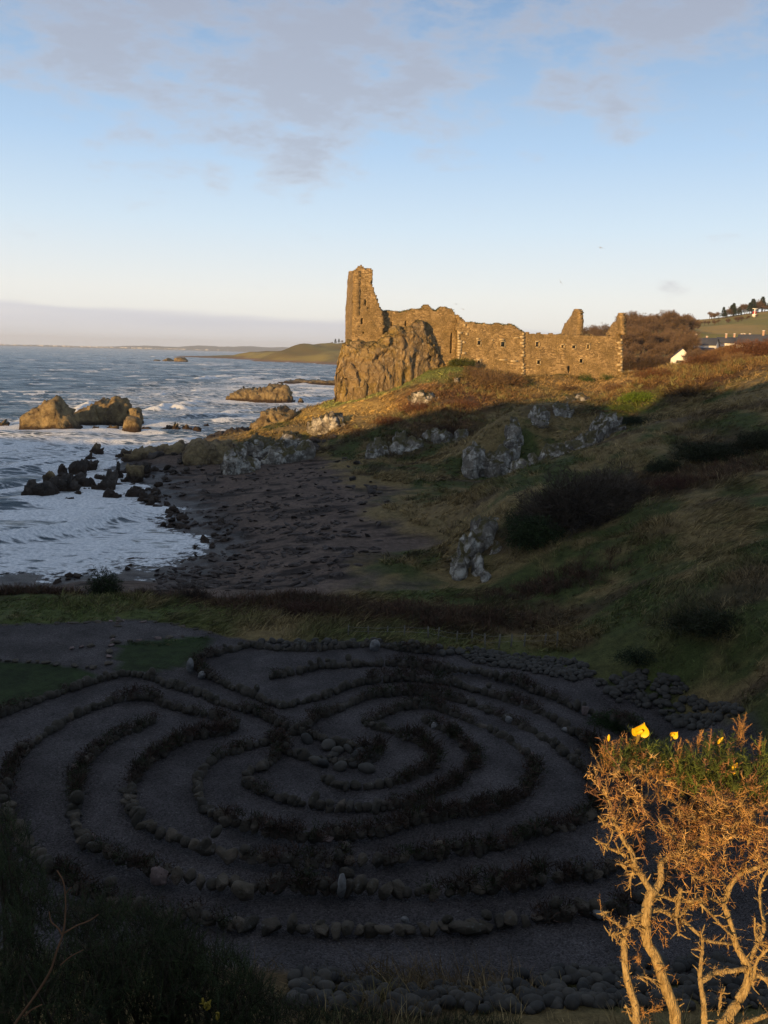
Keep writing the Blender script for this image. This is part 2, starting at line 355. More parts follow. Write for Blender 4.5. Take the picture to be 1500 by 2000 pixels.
cz((750, 1100, 2.9), (800, 1010, 3), (850, 1150, 3), (900, 1050, 3.2), (760, 935, 3), (870, 935, 3), (700, 905, 2.9), (640, 895, 2.6), (950, 965, 3.3), (880, 1200, 3.1), (1000, 1210, 3.4), (1120, 1260, 3.7), (700, 1190, 3.0), (1250, 1320, 3.6), (1380, 1410, 3.4), (1460, 1480, 3.6))
cz((280, 890, .8), (340, 882, 1.6), (450, 875, 2.2), (560, 885, 2.4), (600, 875, 2.8))
cy((540, 818, 149), (495, 838, 143), (440, 850, 138), (600, 815, 142), (570, 845, 132), (650, 845, 126))
cw((-34, 165, -2.5), (-22, 172, -2.5), (-14, 172, -1.5), (-16, 200, -3), (-6, 190, -2), (-4, 210, -1.5), (-50, 150, -3), (-60, 190, -4))
cy((662, 779, 148), (620, 802, 144), (690, 815, 134), (740, 768, 146), (850, 738, 144), (790, 800, 132), (820, 840, 121), (850, 862, 116), (720, 855, 121), (770, 850, 120), (895, 716, 147),
   (945, 730, 146), (1020, 738, 149), (1110, 733, 154), (1216, 737, 158), (880, 810, 125), (990, 785, 130), (940, 850, 112), (1090, 765, 140), (1170, 752, 148), (980, 750, 143))
cw((0, 158, 13), (20, 165, 13), (40, 175, 13.5), (10, 180, 9), (55, 170, 14))
cz((720, 897, 3.0), (800, 902, 3.0), (890, 888, 3.2), (925, 928, 3.0), (1000, 925, 3.4))
cy((1060, 792, 112), (1005, 802, 110), (965, 840, 106), (1130, 778, 119), (1120, 835, 107), (1180, 812, 107), (1095, 872, 99), (1040, 895, 96), (1160, 868, 94), (1215, 852, 95))
cy((1240, 752, 116), (1225, 795, 111), (1300, 728, 124), (1200, 790, 119), (1155, 792, 123), (1330, 745, 113), (1400, 730, 114), (1470, 712, 118))
cw((30, 97, 8.2), (36, 100, 9.5), (26, 92, 6.2), (20, 84, 4.5))
cy((1360, 712, 150), (1290, 722, 150), (1450, 700, 142), (1540, 680, 140), (1650, 665, 140))
cy((1500, 742, 92), (1400, 788, 88), (1300, 832, 83), (1200, 862, 79), (1100, 888, 75), (1030, 925, 70), (990, 965, 64), (955, 1015, 58), (1600, 720, 96))
cy((1010, 1100, 51.5), (1120, 1120, 48), (1080, 1000, 58), (1200, 1000, 55), (1300, 1010, 50), (1400, 920, 58), (1500, 860, 65), (1500, 1000, 46), (1200, 920, 66), (1100, 940, 67), (1300, 1150, 40.5), (1500, 1150, 36), (1400, 1250, 33.5), (1500, 1330, 28), (1200, 1200, 40.5))
cz((945, 1130, 3.1), (900, 1110, 3.0))
near = RBF(cp)
fp = [(0, 165, 12), (-40, 180, -4), (60, 170, 14), (110, 150, 26), (110, 190, 26)]
for px, py, Y in ((1232, 722, 225), (1330, 722, 235), (1420, 708, 260), (1500, 700, 270), (1230, 700, 270), (1400, 688, 300), (1500, 676, 320), (1340, 690, 320), (1150, 668, 350), (1060, 672, 330), (1230, 652, 370), (1100, 650, 420), (1330, 645, 480),
                  (1400, 655, 440), (1500, 645, 470), (1390, 636, 560), (1500, 620, 600), (1330, 640, 640), (1470, 612, 690), (1400, 622, 720), (1560, 600, 700), (1200, 655, 600), (1100, 668, 620), (1700, 640, 400), (1700, 600, 650), (1620, 680, 250)):
    fp.append(PY(px, py, Y))
for p in ((10, 210, 2), (30, 230, 8), (40, 260, 11), (20, 280, 4), (-10, 260, -3), (0, 350, -3), (40, 360, 12), (70, 330, 20), (-30, 450, -4), (20, 480, 2), (60, 560, 16), (-20, 700, -4), (30, 750, 2), (100, 800, 30), (-40, 1000, -4), (20, 1050, 2),
          (120, 1100, 22), (300, 900, 55), (500, 900, 60), (300, 1300, 40), (700, 700, 80), (700, 1300, 60), (-200, 900, -6), (-200, 300, -6), (-500, 900, -8), (-500, 1500, -8)): fp.append(p)
for px, py, Y in ((664, 713, 1250), (664, 704, 1300), (610, 709, 1380), (540, 703, 1560), (500, 700, 1650), (470, 699, 1750), (400, 697, 1850), (345, 695.5, 1900)): fp.append(PY(px, py, Y))
for px, py, Y in ((664, 681, 1480), (640, 688, 1420), (612, 690, 1430), (585, 674, 1500), (560, 682, 1560), (525, 691, 1680), (480, 693, 1780), (430, 695, 1900), (664, 674, 1700), (640, 679, 1650)): fp.append(PY(px, py, Y))
for px, z, Y in ((664, 30, 1900), (560, 10, 1900), (480, 3, 2050), (400, -4, 2150), (300, -6, 1900), (664, 20, 2600), (560, -6, 2300), (450, -8, 1500), (560, -6, 1250), (640, -6, 1050), (200, -8, 2500), (450, -8, 2800)):
    q = PY(px, 700, Y); fp.append((q[0], Y, z))
far = RBF(fp, 12.0)
H0w = np.array([[-400, 4], [-260, 6], [-190, 8], [-150, 10], [-120, 12], [-105, 13], [-92, 15.2], [-80, 17], [-66, 17.8], [-61, 20], [-57, 24.2], [-50, 25.3], [-44, 25.8], [-38, 25], [-33, 25], [-30, 23.3], [-27.5, 23.6], [-25.5, 27], [-20, 27.8], [-14, 27.8], [-9, 26], [-5, 18.5], [-2.5, 13.8], [-1.3, 12.0], [1.5, 11.6], [5, 14], [20, 16], [60, 18]])  # unseen ridge behind the camera, crest heights shaped to throw the foreground shadow
CRESTD = 38.0
def H(X, Y):
    X = np.asarray(X, float); Y = np.asarray(Y, float)
    n = near(X, Y)
    b = np.maximum(sstep(168, 196, Y), sstep(98, 110, X))
    if np.any(b > 0): n = np.where(b > 0, lerp(n, far(X, Y), b), n)
    q = -(X*sh[0]+Y*sh[1]); w = -X*sh[1]+Y*sh[0]
    crest = np.interp(w, H0w[:, 0], H0w[:, 1]) + CRESTD*TE + .35*fbm(np.stack([w/3., w*0], -1), 3, 5)
    k = 1-sstep(0, 30, np.abs(q+CRESTD)); back = lerp(np.minimum(crest, 14.2), crest, k)
    t = sstep(-3, -14, q)*(1-sstep(-95, -150, q))
    return lerp(n, back, t)
def Hn(X, Y):     # with the small unevenness of rough ground
    X = np.asarray(X, float); Y = np.asarray(Y, float); z = H(X, Y); P = np.stack([X, Y], -1)
    lab = lab_mask(X, Y); beach = (z < 2.6) & (Y > 44)
    a = np.where(beach, .10+.25*sstep(1.4, .3, z)*sstep(-1.5, -.2, z), .42)*(1-lab); a = a*sstep(0, 3, z+1.5)
    z = z + a*fbm(P/np.where(beach, 3.0, 4.5)[..., None], 4, 11) + a*.28*fbm(P/1.1, 3, 21) + lab*.015*fbm(P/.7, 2, 3)
    z = z+beach*sstep(1.0, .3, z)*sstep(-1.2, -.2, z)*(.16*fbm(P/1.3, 3, 401)); mid = sstep(60, 80, Y)*sstep(3.2, 5, z)*(1-sstep(150, 165, Y)); z = z+mid*.7*fbm(P/9, 3, 31)
    return z
LABP = np.array([PZ(px, py, 3.0)[:2] for px, py in ((-260, 1225), (0, 1222), (235, 1213), (330, 1216), (420, 1240), (500, 1252), (760, 1255), (930, 1275), (1060, 1300), (1160, 1335), (1290, 1375), (1400, 1440), (1520, 1560), (1560, 1750), (1460, 1950), (1250, 1930), (1000, 1915), (560, 1905), (200, 1900), (-200, 1850), (-360, 1600), (-330, 1400))])
def lab_mask(X, Y):
    return np.where(inpoly(X, Y, LABP), 1.0, np.clip(1-dseg(X, Y, np.vstack([LABP, LABP[:1]]))/1.5, 0, 1))
GREEN = [np.array([PZ(px, py, 3.0)[:2] for px, py in p]) for p in (
    [(-300, 1290), (0, 1293), (150, 1300), (195, 1318), (150, 1340), (80, 1362), (0, 1385), (-100, 1440), (-300, 1500)],
    [(228, 1258), (320, 1249), (410, 1243), (385, 1290), (365, 1300), (290, 1312), (232, 1310)])]
def P2z(pts, z=3.0): return np.array([PZ(px, py, z) for px, py in pts])

C_gravel = np.array([.077, .068, .068]); C_green = np.array([.055, .066, .019]); C_tan = np.array([.20, .14, .062]); C_brown = np.array([.060, .038, .023])
C_beach = np.array([.115, .082, .064]); C_weed = np.array([.016, .011, .009]); C_red = np.array([.085, .045, .023])
BPATCH = []   # (x, y, r, colour, strength)
def patch(px, py, Y, r, c, k=.8): q = PY(px, py, Y); BPATCH.append((q[0], q[1], r, np.array(c), k))
for a in ((760, 790, 138, 8, (.34, .22, .075)), (690, 805, 137, 9, (.36, .24, .08)), (620, 805, 143, 6, (.32, .22, .07)), (820, 770, 138, 6, C_red*1.8), (850, 830, 122, 8, C_red), (900, 780, 131, 8, C_red*1.4), (790, 750, 147, 6, C_green*3.2), (720, 775, 145, 5, C_green*3.4), (650, 795, 144, 3, C_green*3), (860, 715, 146, 5, C_green*2.6),
          (960, 770, 137, 8, C_red*1.3), (1100, 745, 147, 6, (.28, .18, .07)), (1250, 725, 135, 9, C_red*1.2), (1200, 745, 142, 7, (.30, .19, .075)), (1180, 732, 152, 6, (.30, .2, .08)), (1245, 790, 112, 5, (.07, .10, .015)), (1270, 745, 117, 6, C_red*1.2), (1330, 750, 115, 8, C_red), (1420, 735, 116, 8, C_red),
          (830, 800, 127, 4, (.16, .10, .04)), (830, 1000, 70, 6, C_tan), (800, 1150, 48, 3, C_green*1.3), (850, 1230, 41.5, 4, C_green*1.6), (700, 1240, 41, 4, C_green*1.5), (400, 1205, 42, 4, C_green*1.5), (100, 1190, 43, 6, C_green*1.5), (1200, 1280, 35, 5, C_green*1.1), (1000, 1280, 37, 4, C_green*1.4),
          (1350, 930, 58, 6, C_red*.8), (1400, 870, 66, 4, C_brown), (700, 1190, 43.5, 4, C_red*.8), (560, 1170, 46, 3, C_red*.8), (880, 1190, 43, 3, C_red*.8)): patch(*a)
def ground_color(X, Y, Z):
    P = np.stack([X, Y], -1); n = X.shape
    f1 = fbm(P/6, 4, 41); f2 = fbm(P/1.6, 3, 51); f3 = fbm(np.stack([X/9, Y/2.5], -1), 3, 61)
    c = C_green[None]*np.ones(n+(1,)); t = sstep(-.16, .18, f1*.7+f2*.5+.07)[..., None]; c = lerp(c, C_tan, t*.85)
    t = sstep(.12, .4, f3+.3*f2)[..., None]; c = lerp(c, C_brown, t*.7)
    for x, y, r, col, k in BPATCH:
        d = np.hypot(X-x, Y-y)/r + .55*f2+.25*f1; t = (k*sstep(1.1, .45, d))[..., None]; c = lerp(c, col, t)
    b = sstep(2.75, 2.3, Z+.25*f2)*sstep(43, 46, Y)
    w = sstep(.18, .32, fbm(np.stack([X/3.2, Y/1.3], -1), 4, 71)+.1*f1); cb = lerp(C_beach, C_weed, (w*.85)[..., None]); cb = cb*(1+.35*f2)[..., None]
    cb = lerp(cb, C_weed*1.3, sstep(.9, .3, Z)[..., None]*.6)
    c = lerp(c, cb, b[..., None])
    far_ = sstep(160, 230, Y)[..., None]; c = lerp(c, lerp(np.array([.26, .22, .06]), np.array([.40, .27, .09]), sstep(-.25, .3, fbm(P/40, 4, 81))[..., None]), far_*sstep(1.0, 4, Z)[..., None])
    hd = (sstep(900, 1200, Y)*sstep(80, 0, X))[..., None]; c = lerp(c, lerp(np.array([.15, .115, .045]), np.array([.24, .20, .06]), sstep(-.1, .2, fbm(P/60, 3, 83))[..., None]), hd*.85)
    sand = (sstep(160, 230, Y)*sstep(4, 1.5, Z))[..., None]; c = lerp(c, np.array([.22, .14, .09]), sand)
    lm = (inpoly(X, Y, LABP) & ~inpoly(X, Y, GREEN[0]) & ~inpoly(X, Y, GREEN[1]))
    e = .5*f2
    c = np.where(lm[..., None], C_gravel*(1+.25*f2)[..., None], c)
    g = (inpoly(X, Y, GREEN[0]) | inpoly(X, Y, GREEN[1])); c = np.where(g[..., None], np.array([.022, .036, .010])*(1+.4*f2)[..., None], c)
    return np.clip(c, .003, 1), lm

def m_ground():
    M = Mat('ground', .93, .15); p = M.pos(); g = M.attr('gravel', 'Fac')
    n = M.noise(p, 2.2, 8, .65); fine = M.noise(p, 14, 6, .7); peb = M.vor(p, 26, 'F1', 1); ps = M.node('SeparateColor'); M.L.new(peb, ps.inputs[0]); pe = M.vor(p, 26)
    c = M.mix(1, M.attr(), M.mix(M.rng_(n, .3, .7), (.55,)*3, (1.45,)*3), 'MULTIPLY'); c = M.mix(1, c, M.mix(M.rng_(fine, .3, .7), (.55,)*3, (1.4,)*3), 'MULTIPLY')
    cg = M.mix(1, M.attr(), M.mix(M.rng_(ps.outputs[0], 0, 1), (.5,)*3, (1.6,)*3), 'MULTIPLY'); cg = M.mix(M.rng_(ps.outputs[1], .985, 1, 0, .8), cg, (.22, .21, .20))
    cg = M.mix(1, cg, M.mix(M.rng_(M.noise(p, .8, 5), .35, .65), (.75,)*3, (1.2,)*3), 'MULTIPLY')
    wt = M.attr('wet', 'Fac'); M.col(M.mix(1, M.mix(g, c, cg), M.mix(wt, (1, 1, 1), (.55, .55, .6)), 'MULTIPLY')); M.sock(M.b.inputs['Roughness'], M.rng_(wt, 0, 1, .93, .45)); M.sock(M.b.inputs['Specular IOR Level'], M.rng_(wt, 0, 1, .15, .40))
    h = M.mix(g, M.math('ADD', M.math('MULTIPLY', n, .7), M.math('MULTIPLY', fine, .35)), M.math('MULTIPLY', pe, -.35)); M.bump(h, 1.0, .16); return M.m
mat_ground = m_ground()
def hfield(name, xs, ys, fn, skip=None):
    X, Y = np.meshgrid(xs, ys, indexing='ij'); Z = fn(X, Y); C, lm = ground_color(X, Y, Z)
    V = np.stack([X, Y, Z], -1).reshape(-1, 3); F = grid_faces(len(xs), len(ys))[:, ::-1]
    if skip is not None:
        c = V[F].mean(1); F = F[~skip(c[:, 0], c[:, 1])]
    return mesh(name, V, F, mat_ground, cols=C.reshape(-1, 3), smooth=True, attrs={'gravel': lm.reshape(-1).astype(float), 'wet': (.8*sstep(.75, .15, Z+.35*fbm(np.stack([X/1.1, Y/.7], -1), 3, 79)+.25*fbm(np.stack([X/2, Y/1.2], -1), 3, 77))*(Y > 44)*(Y < 160)).reshape(-1)})
xs = np.arange(-62, 112.01, .5); ys = np.concatenate([np.arange(-170, -4, 2.), np.arange(-4, 60, .33), np.arange(60, 200.1, .5)])
g = hfield('ground', xs, ys, Hn); tag(g, kind='structure')
xs2 = np.concatenate([np.arange(-900, -460, 30.), np.arange(-460, 20, 8.), np.arange(20, 420, 6.), np.arange(420, 1500, 40.)]); ys2 = np.concatenate([np.arange(-170, 170, 12.), np.arange(170, 800, 7.), np.arange(800, 2200, 11.), np.arange(2200, 4000, 60.)])
def Hfar(X, Y):
    P = np.stack([X, Y], -1)
    base = np.where(Y < 196, H(X, np.minimum(Y, 197)), far(X, Y)); base = np.where(Y < -3, np.where(X < 0, -5, base), base)
    z = base + 1.2*fbm(P/30, 4, 91)*sstep(2, 8, base) + 9*np.maximum(fbm(P/90, 4, 95), -.3)*sstep(900, 1300, Y)*sstep(2, 9, base)*(X < 60)
    inside = (X > -61) & (X < 111) & (Y > -168) & (Y < 199); return np.where(inside, z-1.5, z)
g2 = hfield('hills', xs2, ys2, Hfar, skip=lambda x, y: (x > -58) & (x < 105) & (y > -165) & (y < 190)); tag(g2, kind='structure')
# far shore across the bay
def far_shore():
    px = np.linspace(-900, 640, 260); D = 12500
    X = np.array([PY(p, 680, D)[0] for p in px])
    top = 12 + 22*np.clip(fbm(np.stack([px/90, px*0], -1), 4, 7)+.2, 0, 1) + 75*np.exp(-((px-485)/50)**2)+55*np.exp(-((px-400)/45)**2)+60*np.exp(-((px-560)/40)**2)+25*np.exp(-((px-300)/80)**2) + 6*fbm(np.stack([px/12, px*0], -1), 3, 9)
    prof = [(-300, -5), (-120, 8), (200, .5), (900, 1.0), (1900, .55), (2600, -.2)]
    V = []
    for k, (dy, f) in enumerate(prof):
        z = np.full(len(px), -5.) if k == 0 else (np.full(len(px), 6.) if k == 1 else top*f)
        V.append(np.stack([X*(1+dy/D), np.full(len(px), D+dy), z], 1))
    V = np.stack(V, 0).reshape(-1, 3); M = Mat('far_shore', .95, .1); M.col(M.mix(M.rng_(M.noise(M.pos((.004, .004, .02)), 1, 5), .35, .65), (.07, .085, .05), (.16, .13, .08)))
    o = mesh('hills', V, grid_faces(len(prof), len(px)), M.m, smooth=True); tag(o, kind='structure')
    mb = MB(); w = Mat('town_render', .8); w.col((.52, .50, .48))
    for i in range(150):
        p = rng.choice([rng.uniform(-60, 60), rng.normal(150, 40), rng.normal(255, 45), rng.normal(250, 30), rng.normal(340, 60), rng.uniform(0, 430)]); q = PY(p, 680, D-150+rng.uniform(0, 300))
        mb.box([q[0], q[1], 10+rng.uniform(0, 6)], [rng.uniform(6, 32), 12, rng.uniform(3, 9)])
    o = mb.build('distant_town', w.m); tag(o, 'white buildings of a distant town strung along the far shore', 'town', kind='stuff')
far_shore()

# ---------------------------------------------------------------- sea
ROCKS_SEA = [(98, 812, 171, 9.5), (205, 805, 188, 9), (262, 800, 186, 5), (258, 830, 170, 4), (520, 778, 290, 13), (352, 704, 1150, 30), (150, 935, 92, 4), (100, 960, 84, 4), (210, 945, 92, 4), (230, 925, 98, 4), (152, 912, 118, 3), (625, 747, 470, 30)]
def sea():
    nr, nt = 1250, 560
    r = 26*np.exp(np.linspace(0, math.log(32000/26), nr)); th = np.radians(np.concatenate([np.linspace(-88, -34, 60)[:-1], np.linspace(-34, 6, nt-60-24), np.linspace(6, 60, 26)[1:]]))
    Rr, T = np.meshgrid(r, th, indexing='ij'); X = Rr*np.sin(T); Y = Rr*np.cos(T); P = np.stack([X, Y], -1)
    d = np.array([.55, -.83]); d2 = np.array([.25, -.97]); u = X*d[0]+Y*d[1]; v = X*d[1]-Y*d[0]      # swell runs in towards the cove
    wob = 6*fbm(P/45, 3, 2); ground_z = np.full(X.shape, -6.); m = (Y < 2500)
    gz = np.where(Y < 190, 0, 0).astype(float)
    mn = (X > -60) & (X < 60) & (Y < 196); ground_z[mn] = Hn(X[mn], Y[mn]); mf = (~mn) & (Y < 2600) & (X > -800); ground_z[mf] = far(X[mf], Y[mf])
    sx = X[...]; amp = sstep(30, 60, Rr)
    z = .26*np.sin((u+wob)*2*math.pi/15) + .15*np.sin((X*d2[0]+Y*d2[1]+wob*.6)*2*math.pi/8.3+1) + .5*fbm(np.stack([u/5.5, v/13], -1), 4, 6) + .22*fbm(np.stack([u/1.6, v/3.6], -1), 3, 8)*(1-sstep(250, 600, Rr))
    big = .55*np.clip(fbm(np.stack([u/11, v/40], -1), 3, 16), -1, 1); z = z+big
    shallow = sstep(-1.6, .15, ground_z); z = z*(1-.72*shallow)
    lines = fbm(np.stack([ground_z*2.2+.6*fbm(P/6, 3, 201), (X+Y)/30], -1), 3, 202); foam = (.48*sstep(-1.3, -.2, ground_z)+.42*sstep(-2.8, -.9, ground_z)+.75*lines*sstep(-3, -.6, ground_z)+.25*fbm(P/7, 3, 203)*sstep(-3, -1, ground_z))*mn + .75*sstep(-1.4, 0, ground_z)*mf; foam = np.maximum(foam, mn*.8*sstep(-.18, -.03, ground_z))
    for px, py, YY, rr in ROCKS_SEA:
        q = PY(px, py, YY); dd = np.hypot((X-q[0])/1.7, Y-q[1]); foam = np.maximum(foam, .85*sstep(rr*1.5, rr*.7, dd))
    lee = PY(60, 870, 140); foam = np.maximum(foam, .60*sstep(60, 15, np.hypot((X-lee[0])*.8, (Y-lee[1])*1.0)))
    foam = np.maximum(foam, .50*sstep(150, 40, np.hypot((X+45)*1.2, (Y-330)*.5)))*1.0
    # breaking crests, traced
    roll = [([(150, 803), (165, 795), (176, 790)], 1.8, 2.2), ([(278, 806), (300, 807)], .8, 1.6), ([(560, 752), (600, 749)], 1.0, 4), ([(430, 735), (462, 734)], 1.1, 4), ([(500, 721), (560, 722)], 1.2, 6), ([(570, 735), (645, 737)], 1.0, 4), ([(380, 762), (412, 760)], .9, 2.2), ([(590, 758), (652, 759)], .8, 3), ([(0, 774), (36, 773)], .6, 1.6), ([(110, 862), (200, 857)], .5, 1.2), ([(0, 870), (80, 865)], .6, 1.3), ([(30, 908), (130, 899)], .6, 1.2), ([(160, 882), (240, 873)], .5, 1.1), ([(250, 882), (300, 868), (380, 852)], .7, 1.3), ([(196, 906), (245, 898)], .7, 1.0), ([(60, 750), (84, 749)], .7, 2), ([(330, 742), (352, 741)], .9, 2.5), ([(200, 722), (216, 721)], .9, 3), ([(40, 1100), (130, 1088), (210, 1066), (270, 1035)], .35, .8), ([(0, 1010), (90, 1000), (180, 985)], .6, 1.0), ([(-260, 1085), (-60, 1062), (20, 1052), (90, 1042), (150, 1028), (215, 1006), (238, 1000)], 1.7, 1.7), ([(-150, 965), (-20, 960), (50, 948), (90, 940)], .6, 1.0),
            ([(-100, 826), (0, 826), (60, 818)], .7, 2.), ([(305, 800), (330, 794), (358, 798)], 1.9, 2.6), ([(362, 789), (383, 783)], .9, 2.), ([(378, 808), (440, 808)], .8, 1.8), ([(415, 806), (480, 799)], .6, 1.6), ([(425, 822), (510, 818)], .7, 1.7),
            ([(275, 820), (345, 817)], .6, 1.5), ([(386, 740), (415, 738)], 2.2, 3.5), ([(455, 742), (505, 737)], 1.3, 5), ([(480, 729), (540, 731)], 1, 5), ([(520, 760), (555, 757)], .8, 3), ([(440, 724), (480, 722)], 1, 6), ([(540, 742), (600, 738)], .8, 4), ([(575, 768), (640, 762)], .7, 3),
            ([(600, 772), (650, 770)], .5, 2), ([(310, 770), (318, 769)], .8, 1.5), ([(455, 757), (462, 757)], 1, 2), ([(60, 770), (110, 769)], .3, 1.2), ([(150, 690), (162, 690)], 2, 6), ([(300, 697), (320, 696)], 3, 8), ([(395, 712), (450, 711)], 1.5, 8), ([(300, 712), (440, 714)], .8, 7), ([(45, 703), (60, 703)], 1, 5), ([(150, 748), (180, 747)], .6, 1.6), ([(250, 735), (290, 734)], .6, 2), ([(100, 722), (130, 722)], .5, 2)]
    for pl, a, wd in roll:
        Q = np.array([PZ(px, py, 0.3) for px, py in pl]); bb = (X > Q[:, 0].min()-8*wd) & (X < Q[:, 0].max()+8*wd) & (Y > Q[:, 1].min()-10*wd) & (Y < Q[:, 1].max()+10*wd)
        if not bb.any(): continue
        dd = dseg(X[bb], Y[bb], Q)*(1+.35*fbm(P[bb]/2.5, 3, 77)); hh = z[bb]; z[bb] = hh + a*.62*np.exp(-(dd/(wd*.8))**2)*(1+.3*fbm(P[bb]/.9, 3, 78)); foam[bb] = np.maximum(foam[bb], 1.35*np.exp(-(dd/(wd*1.0))**2))
        foam[bb] = np.maximum(foam[bb], .62*np.exp(-(dd/(wd*2.4))**2))
    caps = sstep(.42, .78, fbm(np.stack([u/9+3, v/16], -1), 3, 88)+.5*(z > .3)) * sstep(-.1, .4, fbm(P/60, 2, 89)+.2+.3*sstep(-250, -40, X)*sstep(100, 300, Y)); foam = np.maximum(foam, caps*.85)
    z = np.where(Rr > 3000, 0, z*(1-.5*sstep(1200, 3000, Rr)))
    M = Mat('sea_water', .12, .5); p = M.pos(); pf = M.pos((1, 1, 1), rot=(0, 0, R(-33)))
    mp = M.node('Mapping'); M.L.new(p, mp.inputs[0]); mp.inputs['Rotation'].default_value = (0, 0, R(33)); mp.inputs['Scale'].default_value = (.32, 1.0, 1)
    wn = M.noise(mp.outputs[0], .75, 9, .66); wn2 = M.noise(mp.outputs[0], .09, 6, .6)
    fo = M.attr('foam', 'Fac'); fz = M.noise(mp.outputs[0], .55, 10, .72, 1.2); lace = M.vor(mp.outputs[0], 1.1, 'DISTANCE_TO_EDGE')
    f = M.math('ADD', M.math('ADD', fo, M.math('MULTIPLY', fz, 1.7)), M.rng_(lace, 0, .25, .14, -.16)); f = M.rng_(f, 1.25, 1.50)
    M.col(M.mix(M.rng_(wn2, .35, .65), (.009, .032, .050), (.016, .048, .068)))
    M.b.inputs['Specular IOR Level'].default_value = .36; M.sock(M.b.inputs['Roughness'], M.rng_(wn2, .3, .7, .22, .34))
    M.bump(M.math('ADD', wn, M.math('MULTIPLY', wn2, 2.5)), .9, .55)
    df = M.node('BsdfDiffuse'); M.sock(df.inputs[0], M.mix(M.rng_(M.noise(p, 3, 6, .7), .35, .65), (.50, .53, .56), (.92, .92, .92)))
    bm = M.node('Bump'); bm.inputs['Strength'].default_value = .6; bm.inputs['Distance'].default_value = .2; M.L.new(fz, bm.inputs['Height']); M.L.new(bm.outputs[0], df.inputs['Normal'])
    ms = M.node('MixShader'); M.L.new(f, ms.inputs[0]); M.L.new(M.b.outputs[0], ms.inputs[1]); M.L.new(df.outputs[0], ms.inputs[2]); 
    tr = M.node('BsdfTransparent'); al = M.rng_(M.math('ADD', M.attr('depth', 'Fac'), M.rng_(M.noise(p, 1.4, 7, .7), .3, .7, -.22, .22)), .02, .16); m2 = M.node('MixShader'); M.L.new(al, m2.inputs[0]); M.L.new(tr.outputs[0], m2.inputs[1]); M.L.new(ms.outputs[0], m2.inputs[2]); M.L.new(m2.outputs[0], M.N['Material Output'].inputs[0])
    depth = np.where(mn, z-ground_z, 5.)
    V = np.stack([X, Y, z], -1).reshape(-1, 3); F = grid_faces(nr, len(th))[:, ::-1]; gzf = ground_z.reshape(-1)
    F = F[(gzf[F] < 1.6).any(1)]
    o = mesh('sea', V, F, M.m, smooth=True, attrs={'foam': foam.reshape(-1), 'depth': depth.reshape(-1)}); tag(o, kind='structure')
sea()
# ---------------------------------------------------------------- castle
TH = R(10); DW = np.array([math.cos(TH), math.sin(TH), 0]); NW = np.array([-math.sin(TH), math.cos(TH), 0])   # along the front, and into the building
P0 = PY(893, 700, 150)
mat_wall = m_masonry('rubble_masonry', (.40, .275, .135)); mat_dress = Mat('dressed_sandstone', .9); _p = mat_dress.pos(); mat_dress.col(mat_dress.mix(mat_dress.rng_(mat_dress.noise(_p, 3, 5), .3, .7), (.38, .285, .155), (.53, .42, .25))).bump(mat_dress.noise(_p, 12, 5), .5, .04); mat_dress = mat_dress.m
m_cliff = m_rock('cliff_rock', (.29, .205, .105), (.15, .105, .058), (.38, .31, .21), .5, .8, warm=(.24, .165, .045), zflat=.7, crack=.35, moss=.8)
def plane_uz(px, py, o, d):
    r = ray(px, py); c = np.array([0, 0, CAMZ]); n = np.array([-d[1], d[0], 0]); t = ((o-c)@n)/(r@n); q = c+r*t; return (q-o)@d, q[2]
